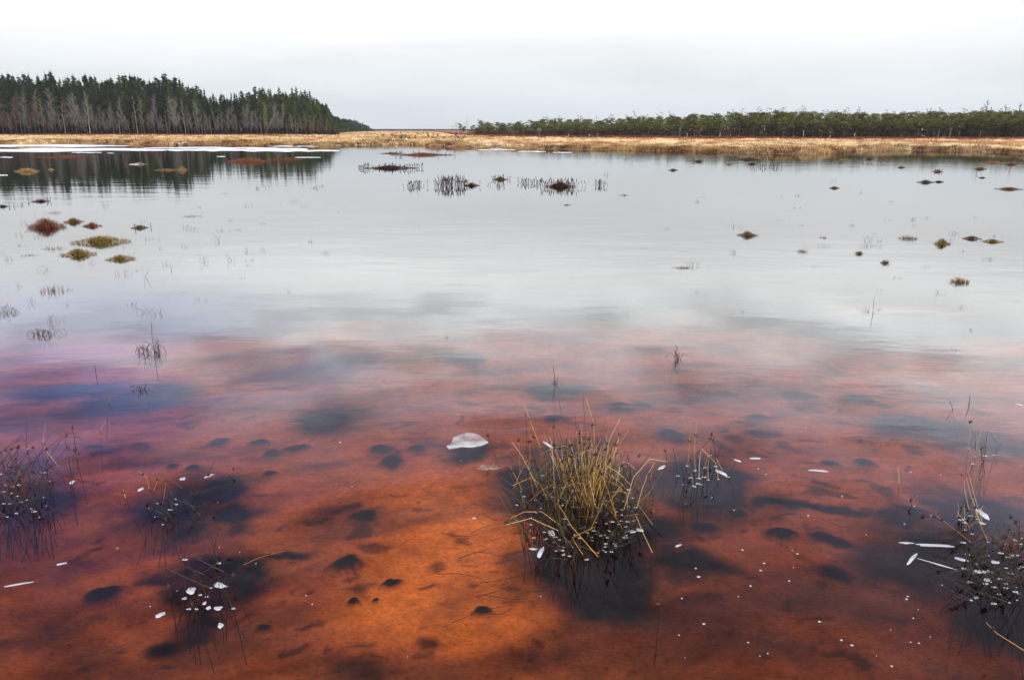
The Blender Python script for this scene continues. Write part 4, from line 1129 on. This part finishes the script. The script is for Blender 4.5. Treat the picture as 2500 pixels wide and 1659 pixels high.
rush_clump(2255, 1200, [(2240,1190,2225,1105,'g'),(2262,1205,2230,1100,'g'),(2268,1208,2236,1095,'g'),(2280,1250,2246,1150,'g'),(2215,1190,2222,1160,'d'),(2150,1190,2120,1185,'d'),(2240,1250,2160,1188,'g'),(2075,1115,2072,1078,'g'),(2104,1168,2100,1150,'d')] + rnd_stems(2240, 1205, 30, 20, 12, 12, 40, 16, .4),
           "golden broken rushes at the right edge above dark thicket", ice=.8)
rush_clump(395, 1160, rnd_stems(400, 1165, 70, 45, 16, 15, 60, 40, 0), "scattered bent stems in the violet weed patch", ice=.35)
rush_clump(480, 1340, rnd_stems(480, 1345, 60, 60, 16, 15, 70, 44, 0), "scattered dark bent stems among the lower left ice patches", ice=.4)
rush_clump(2290, 1330, rnd_stems(2290, 1310, 74, 84, 120, 14, 66, 44, .04) + [(2340,1450,2290,1330,'d'),(2355,1380,2330,1270,'d'),(2358,1400,2340,1260,'d')], "black rush thicket in lower right corner", ice=.45)
# single broken stems lying on and standing in the water
SS = [("long dark stem rising from the water at lower left, forked low", [(497,1250),(508,1215),(535,1205-3)], 'd'), ("second dark stem crossing the fork at lower left", [(500,1285),(495,1262),(498,1240)], 'd'),
 ("pale stem arching right over the water at lower left", [(563,1305),(600,1285),(655,1270)], 'g'), ("thin stem with an ice patch at its foot, lower left", [(440,1360),(438,1330),(470,1305)], 'd'),
 ("short curved stem left of the ice patches", [(395,1380),(390,1355),(388,1345)], 'd'), ("dark stem dangling below the ice patches", [(450,1410),(445,1395),(440,1382)], 'd'),
 ("dark bent stem in the violet weed patch", [(378,1195),(376,1165),(377,1150)], 'd'), ("thin golden stem rising from the violet weed patch", [(376,1165),(382,1120),(385,1095)], 'g'),
 ("dark stem slanting right in the violet weed patch", [(450,1145),(470,1115),(495,1062)], 'd'), ("thin curved stem at the left of the weed patch", [(345,1130),(338,1100),(318,1085)], 'g'),
 ("short pale stem left of the weed patch", [(290,1150),(286,1138),(284,1130)], 'g'), ("short slanting stem above the weed patch", [(354,1135),(362,1112),(368,1098)], 'g'),
 ("short stem right of the weed patch with an ice speck", [(530,1095),(535,1085),(540,1075)], 'g'), ("dark hooked stem at the right of the weed patch", [(462,1190),(445,1172),(422,1150)], 'd'),
 ("long dark stem slanting up from the left edge", [(-6,1345),(20,1300),(62,1262)], 'd'), ("diamond-shaped bent stem by the left clump", [(152,1020),(150,1008),(158,1000)], 'd'),
 ("small hooked stem near the diamond-shaped one", [(172,1010),(168,992),(166,975)], 'd'), ("thin dark stem beside the left clump", [(178,1060),(174,1045),(170,1030)], 'd'),
 ("pale short stem on the violet water", [(232,995),(238,982),(243,970)], 'g'), ("white-tipped short stem on violet water, further out", [(250,930),(254,920),(257,914)], 'g'),
 ("thin bent stem at the upper right of the weed", [(222,865),(220,850),(218,843)], 'd'), ("tall single dark stem behind the golden tussock", [(1280,885),(1279,865),(1276,842)], 'd'),
 ("single dark stem left of the golden tussock", [(1140,1048),(1130,1018),(1120,985)], 'd'), ("dark stem at the right of the golden tussock", [(1538,1060),(1536,1045),(1534,1030)], 'd'),
 ("thin golden stem leaning right by an ice sliver", [(1500,1110),(1508,1075),(1516,1050)], 'g'), ("upright thin stem crossing the flat raft of stalks", [(2014,722),(2016,705),(2017,688)], 'd'),
 ("long thin stem in the upright dark clump", [(356,810),(351,780),(349,742)], 'd'), ("hooked stem at upper right by the violet moss", [(2198,945),(2194,930),(2190,922)], 'd'), ("short thick stem at the upper right", [(2236,935),(2238,920),(2237,910)], 'd'),
 ("bare fallen stem lying in the lower right corner", [(2365,1505),(2300,1460),(2275,1435)], 'g'), ("short stem with an ice collar under the golden tussock", [(1522,1395),(1516,1402),(1512,1408)], 'g'),
 ("bent stem right of the main tussock on its own", [(1605,1052),(1640,1010),(1645,990)], 'd'), ("thin upright stem beside the small broken clump", [(1558,826),(1560,810),(1561,795)], 'd')]
for lab, pp, k in SS:
    a = W(*pp[0]); P_ = [a + Vector((0, 0, ZB)), a] + [at_y(X, Y, a.y) for X, Y in pp[1:]]
    dd_ = P_[-1] - a; P_[0] = a + Vector((max(-.2, min(.2, -dd_.x * 1.2)) + rng.uniform(-.05, .05), rng.uniform(-.06, .06), ZB))
    P_ = [Vector((p.x, p.y, p.z if j == 0 else max(p.z, .006))) for j, p in enumerate(P_)]
    m = MB(); c = rng.choice(GOLDS if k == 'g' else DKS); rr = .0016 if pp[0][1] > 940 else .0024
    stem_tube(m, [p - a for p in P_], rr, rr * .5, c)
    o = empty("lone_rush", a); m.build("stalk", M_rush, o)
    if pp[0][1] > 1000:
        q = MB(); seed_head(q, (0, 0, 0), 1.1); q.build("seed_head", M_seed, o, loc=P_[2].lerp(P_[3], .4) - a)
    tag(o, lab, "rush stem", "single rush stems in the water")
    if pp[0][1] > 940 and rng.random() < .85: ICE.append((a.x, a.y, .009, 1.3, 0, "tiny white ice collar round a single rush stem", "ice collars around single stems"))

rng.seed(85)
for i in range(26):
    X, Y = (rng.uniform(1020, 1300), rng.uniform(1180, 1420)) if i < 14 else (rng.uniform(150, 2200), rng.uniform(1100, 1540))
    c = W(X, Y, ZB + .02); m = MB(); th = rng.uniform(-.5, .6); ln = rng.uniform(.08, .28); cv = rng.uniform(-.3, .3)
    m.tube([(math.cos(th + cv * (k - 1.5)) * ln * (k / 3 - .5), math.sin(th + cv * (k - 1.5)) * ln * (k / 3 - .5), .004 * k) for k in range(4)], .0022, .001, (.07, .03, .02), 4)
    tag(m.build("sunken_stalk", M_rush, loc=c), "thin dark sunken stalk lying on the orange bed", "dead stalk", "sunken stalks on the bed")
# ------------------------------------------------------------------ ice
def ice_mat(name, alpha, c=(.86, .88, .90)):
    m = bpy.data.materials.new(name); m.use_nodes = True; t = m.node_tree; t.nodes.clear()
    b = N(t, 'ShaderNodeBsdfPrincipled'); b.inputs['Roughness'].default_value = .3; b.inputs['IOR'].default_value = 1.31
    tcx = N(t, 'ShaderNodeTexCoord'); n = N(t, 'ShaderNodeTexNoise'); n.inputs['Scale'].default_value = 9; n.inputs['Detail'].default_value = 3
    L(t, tcx.outputs['Object'], n.inputs['Vector'])
    rr = ramp(t, [(.3, tuple(v * .82 for v in c)), (.7, c)]); L(t, n.outputs[0], rr.inputs[0]); L(t, rr.outputs[0], b.inputs['Base Color'])
    out = N(t, 'ShaderNodeOutputMaterial')
    if alpha < 1:
        tr = N(t, 'ShaderNodeBsdfTransparent'); mx = N(t, 'ShaderNodeMixShader')
        r2 = ramp(t, [(.35, max(0, alpha - .25)), (.7, min(1, alpha + .25))]); L(t, n.outputs[0], r2.inputs[0])
        L(t, r2.outputs[0], mx.inputs[0]); L(t, tr.outputs[0], mx.inputs[1]); L(t, b.outputs[0], mx.inputs[2]); L(t, mx.outputs[0], out.inputs[0])
    else: L(t, b.outputs[0], out.inputs[0])
    return m
M_ice = ice_mat("white_ice", .72, (.66, .69, .73)); M_clear = ice_mat("clear_ice", .38, (.66, .69, .72)); M_film = ice_mat("ice_film", .10, (.6, .62, .65)); M_sheet = ice_mat("sheet_ice", 1.0, (.80, .84, .88))  # white_ice: sky highlight on the collars painted in as pale base colour
def slab(outline, thick, z0=.0006, dome=.6, mat=None, name="ice", loc=(0, 0, 0)):
    n = len(outline); v = [(x, y, z0 - thick) for x, y in outline] + [(x, y, z0 + thick * .3) for x, y in outline] + [(x * .72, y * .72, z0 + thick * (.3 + dome)) for x, y in outline]
    f = [tuple(reversed(range(n)))]
    for r in (0, 1):
        for i in range(n): j = (i + 1) % n; f.append((r * n + i, r * n + j, (r + 1) * n + j, (r + 1) * n + i))
    f.append(tuple(range(2 * n, 3 * n)))
    me = bpy.data.meshes.new(name); me.from_pydata(v, [], f); me.materials.append(mat or M_ice)
    return obj(name, me, loc=loc)
def disc(x, y, r, stretch, ang, label, group, name="ice_collar"):
    r *= rng.choice((.55, .75, .85, 1.0))
    n = 11; o = []
    for i in range(n):
        t = 2 * math.pi * i / n; q = r * rng.uniform(.82, 1.15)
        if name == "ice_collar" and 3.9 < t < 5.3: q *= .55       # melted notch on the near side
        px, py = q * stretch * math.cos(t), q * math.sin(t); o.append((px * math.cos(ang) - py * math.sin(ang), px * math.sin(ang) + py * math.cos(ang)))
    s = slab(o, .0012, name=name, loc=(x, y, 0)); return tag(s, label, "ice", group)
rng.seed(90)
ICE = ICE[:295]
for a in ICE: disc(*a)
print("collars", len(ICE))
# larger slivers and patches: centre, length, width (overview pixels), angle in the water plane
PATCH = [(370,1418,20,14,10,"round white ice patch with a dark sliver, lower left"),(440,1362,26,20,0,"shield-shaped ice patch at the foot of a stem, lower left"),(507,1349,30,14,-12,"pointed ice patch right of the shield-shaped one"),
 (472,1391,10,8,0,"small ice patch, first of three beside each other at lower left"),(481,1402,14,10,0,"small ice patch, second of three at lower left"),(503,1403,22,10,0,"flat oval ice patch, third of three at lower left"),
 (508,1443,18,12,-20,"triangular ice patch at the end of a pale stem, lower left"),(44,1347,66,5,12,"long straight ice needle at the left edge"),(143,1300,24,5,14,"short ice needle above the long one at the left"),
 (422,1104,16,8,0,"white ice patch at the top of the weed patch"),(484,1097,20,6,25,"slanting ice patch on a stem above the weed patch"),(325,1128,12,10,0,"ice patch on a stem left of the weed patch"),(166,1112,12,9,0,"bright ice blob by the left rush clump"),
 (1248,1273,34,12,60,"upright peanut-shaped ice patch below the golden tussock"),(1230,1266,22,5,0,"thin ice sliver left of the peanut-shaped patch"),(1272,1229,18,14,-30,"rounded ice patch below the golden tussock"),
 (1476,1222,20,9,0,"oval ice ring patch at the lower right of the golden tussock"),(1455,1226,30,7,5,"long ice patch touching the oval one by the golden tussock"),(1527,1078,24,7,25,"slanting ice patch at the right of the golden tussock"),
 (1262,1024,30,6,-38,"slanting frosted ice sliver behind the golden tussock"),(1566,1258,18,4,20,"short ice sliver right of the golden tussock"),(1742,1057,32,5,0,"flat ice needle right of the sparse rush clump"),
 (1663,1090,26,9,-30,"ice patch between the stems of the sparse rush clump"),(1702,1062,20,7,-22,"ice patch at the right of the sparse rush clump"),(1885,1085,52,5,-5,"long thin ice needle on the pinkish water at the right"),
 (2268,1186,18,30,0,"upright oval ice patch by the golden broken rushes"),(2160,1258,90,7,-2,"longest flat ice needle left of the black thicket"),(2090,1252,36,5,-2,"shorter ice needle in line with the longest one"),
 (2105,1288,60,7,28,"curved ice sliver below the long needles"),(2160,1300,70,4,-22,"thin clear ice strip sloping down to the black thicket"),(2218,1290,34,8,-18,"ice patch on the left of the black thicket"),
 (2262,1318,30,9,0,"oval ice patch in the black thicket"),(2296,1296,22,9,0,"ice patch in the upper black thicket"),(2278,1338,18,12,0,"small bright ice patch in the middle of the black thicket"),
 (1095,1195,10,4,0,"lone ice speck on the orange bed left of the tussock"),(785,1020,5,3,0,"tiny lone ice speck on the pink water"),(2350,933,14,6,-15,"ice patch at the right edge on violet water")]
for X, Y, w, h, ang, lab in PATCH:
    w *= .88; h *= .85; c = W(X, Y); e = W(X + w / 2, Y); t_ = W(X, Y - h / 2); b_ = W(X, Y + h / 2)
    rx = abs(e.x - c.x); ry = abs(t_.y - b_.y) / 2
    if h > w or abs(ang) > 15:       # seen slanting: length runs away from the camera too
        pass
    n = 18; o = []
    A = R(ang); sk = math.tan(A) if abs(ang) < 45 else 0
    depth_k = ry / (h / 2)           # metres away per overview pixel
    for i in range(n):
        th = 2 * math.pi * i / n; k = .62 + .75 * float(vnoise(math.cos(th) * 1.6 + X, math.sin(th) * 1.6 + Y)) + rng.uniform(-.05, .05)
        u_, v_ = w / 2 * math.cos(th) * k, h / 2 * math.sin(th) * k
        U, V_ = u_ * math.cos(A) - v_ * math.sin(A), u_ * math.sin(A) + v_ * math.cos(A)
        o.append((U * rx / (w / 2), V_ * depth_k))
    s = slab(o, .0013, mat=M_ice, name="ice_patch", loc=(c.x, c.y, 0)); tag(s, lab, "ice", "ice patches near the camera")
def outline_slab(pts, name, mat, label, group, thick, cat="ice", z0=.001):
    P_ = [W(X, Y) for X, Y in pts]; c = sum(P_, Vector()) / len(P_)
    s = slab([(p.x - c.x, p.y - c.y) for p in P_], thick, z0=z0, dome=.05, mat=mat, name=name, loc=(c.x, c.y, 0)); return tag(s, label, cat, group)
outline_slab([(1034,1034),(1030,1029),(1040,1024),(1046,1010),(1060,1003),(1078,998),(1095,1000),(1105,1004),(1118,1012),(1126,1020),(1112,1026),(1090,1030),(1068,1029),(1050,1032)], "ice_shard", M_clear, "large translucent ice shard floating left behind the golden tussock", None, .002)
ee = outline_slab([(1036,1036),(1030,1030),(1044,1029),(1062,1027.5),(1068,1029),(1090,1028.5),(1110,1024.5),(1124,1018.5),(1127,1021),(1112,1028),(1090,1032),(1066,1031),(1050,1034)], "ice_rim", M_ice, None, None, .004, z0=.002)
shard = [o for o in col.objects if o.name == "ice_shard"][0]
ee.parent = shard; ee.location = Vector(ee.location) - Vector(shard.location)
for k_ in ("label", "category", "group"):
    if k_ in ee: del ee[k_]
outline_slab([(1100,1083),(1112,1073),(1140,1070),(1165,1076),(1150,1082),(1120,1084)], "ice_shard", M_film, "faint film of clear ice below the large ice shard", None, .001)
rng.seed(92)
for i in range(46):
    X = rng.uniform(1560, 2180); Y = rng.uniform(1080, 1540); c = W(X, Y); disc(c.x, c.y, rng.uniform(.002, .006), 1.2, 0, "white ice fleck floating on the dark red water right of the golden tussock", "ice flecks right of the golden tussock", "ice_fleck")
for i in range(16):
    X = rng.uniform(100, 1250); Y = rng.uniform(1000, 1540); c = W(X, Y); disc(c.x, c.y, rng.uniform(.002, .004), 1.2, 0, "white ice fleck floating on the water left of the golden tussock", "ice flecks left of the golden tussock", "ice_fleck")
for i in range(14):
    X = rng.uniform(1500, 2300); Y = rng.uniform(830, 1060); c = W(X, Y); disc(c.x, c.y, rng.uniform(.002, .005), 1.3, 0, "white ice fleck floating on the greyish water behind the rushes", "ice flecks behind the rushes", "ice_fleck")
# sheets of ice off the far shore
def ice_sheet(X0, X1, Yt, Yb, label, amp=.75, group="thin ice sheets off the far shore"):
    n = 30; top, bot = [], []; s1 = rng.uniform(0, 99)
    for i in range(n + 1):
        k = i / n; X = X0 + (X1 - X0) * k; tp = math.sin(math.pi * k) ** .45
        mid = (Yt + Yb) / 2; hh = (Yb - Yt) / 2 * tp
        top.append((X, mid - hh * (1 + amp * (float(vnoise(k * 9, s1)) - .5) * 2) - .05)); bot.append((X, mid + hh * (1 + amp * (float(vnoise(k * 9, s1 + 7)) - .5) * 2) + .05))
    return outline_slab(top + bot[::-1], "ice_sheet", M_sheet, label, group, .02, z0=.01)
SHT = [(-260,395,343,349.6,"broad white ice sheet at the left end of the dark reflection"),(385,575,343.6,349.2,"middle white ice sheet before the dark reflection"),(568,712,342.6,347.0,"tapering white ice sheet between two longer ones"),(430,520,341.6,342.7,"thin ice strip behind the middle ice sheet"),(-120,300,334.5,338.6,"upper ice sheet near the left shore grass"),(560,785,346,350.2,"ice sheet at the right end of the dark reflection"),(620,740,336.8,338.4,"thin ice strip under the shore, right of the brown edge"),
       (330,640,340.2,343,"ice sheet joining the middle one from behind"),(165,235,351.5,352.8,"thin ice strip just below the broad ice sheet"),(0,30,362.5,363.8,"short ice strip at the left edge of the dark reflection"),(248,262,353,354,"tiny bright ice strip below the broad sheet"),
       (298,320,379.2,380.2,"ice strip beside the pale tussock in the dark reflection"),(-10,18,404,405,"ice strip low at the left picture edge"),(500,520,361,361.8,"tiny ice strip in the middle of the dark reflection"),(680,740,363,363.8,"thin ice strip over the dull red strip"),
       (1100,1190,345.6,346.6,"thin ice strip at the left of the right shore"),(1130,1165,342.6,343.2,"smaller ice strip close under the right shore"),(1195,1260,349.4,350.6,"white ice strip before the right shore reflection"),(1245,1300,343.4,344.2,"thin ice strip tucked under the right shore grass"),
       (1345,1385,344,344.8,"short ice strip under the right shore"),(1450,1500,345,345.8,"short ice strip further along the right shore"),(1275,1320,351.5,352.5,"lower ice strip before the right shore")]
for a in SHT: ice_sheet(*a)
print("objects", len(col.objects))

# ------------------------------------------------------------------ say which tree is which
ONES = "first second third fourth fifth sixth seventh eighth ninth tenth eleventh twelfth thirteenth fourteenth fifteenth sixteenth seventeenth eighteenth nineteenth".split()
TENS = {2: ("twentieth", "twenty"), 3: ("thirtieth", "thirty"), 4: ("fortieth", "forty"), 5: ("fiftieth", "fifty"), 6: ("sixtieth", "sixty"), 7: ("seventieth", "seventy"), 8: ("eightieth", "eighty"), 9: ("ninetieth", "ninety")}
def ordinal(n):
    if n < 20: return ONES[n - 1]
    if n >= 100: return "hundred and " + ordinal(n - 100) if n > 100 else "hundredth"
    return TENS[n // 10][0] if n % 10 == 0 else TENS[n // 10][1] + "-" + ONES[n % 10 - 1]
def number(objs, right_to_left, text):
    objs.sort(key=lambda o: o.location.x / o.location.y, reverse=right_to_left)
    for i, o in enumerate(objs): o["label"] = text.format(ordinal(i + 1))
ROW = ["front row", "second row", "third row", "fourth row", "rearmost row"]
for ri in range(5):
    number([o for o in col.objects if o.get("row") == ri and o.name.startswith("scots_pine")], True, "{} tall pine from the right end of the tall wood, in its " + ROW[ri])
for ri in range(4):
    number([o for o in col.objects if o.get("row") == ri and o.name.startswith("bog_pine")], False, "{} stunted bog pine from the left tip of the low wood, in its " + ROW[ri])
number([o for o in col.objects if str(o.get("label", "")).startswith("thin open-crowned pine")], False, "{} thin open-crowned pine from the left above the low wood")
for kind in ("grey bare birch", "reddish bare alder", "olive bare willow", "thin white-stemmed birch"):
    number([o for o in col.objects if str(o.get("label", "")).startswith("leafless " + kind)], True, "{} leafless " + kind + " from the right end, before the tall wood")
for o in col.objects:
    if "row" in o: del o["row"]
for words_, text in (("large dark round moss", "{} large sunken moss cushion counted from the left"), ("mid-sized dark round moss", "{} mid-sized sunken moss cushion counted from the left"), ("small dark round moss", "{} small sunken moss cushion counted from the left")):
    number([o for o in col.objects if str(o.get("label", "")).startswith(words_)], False, text)
number([o for o in col.objects if o.name.startswith("bog_bush")], False, "{} low dark bush from the left, on the open bog between the woods")
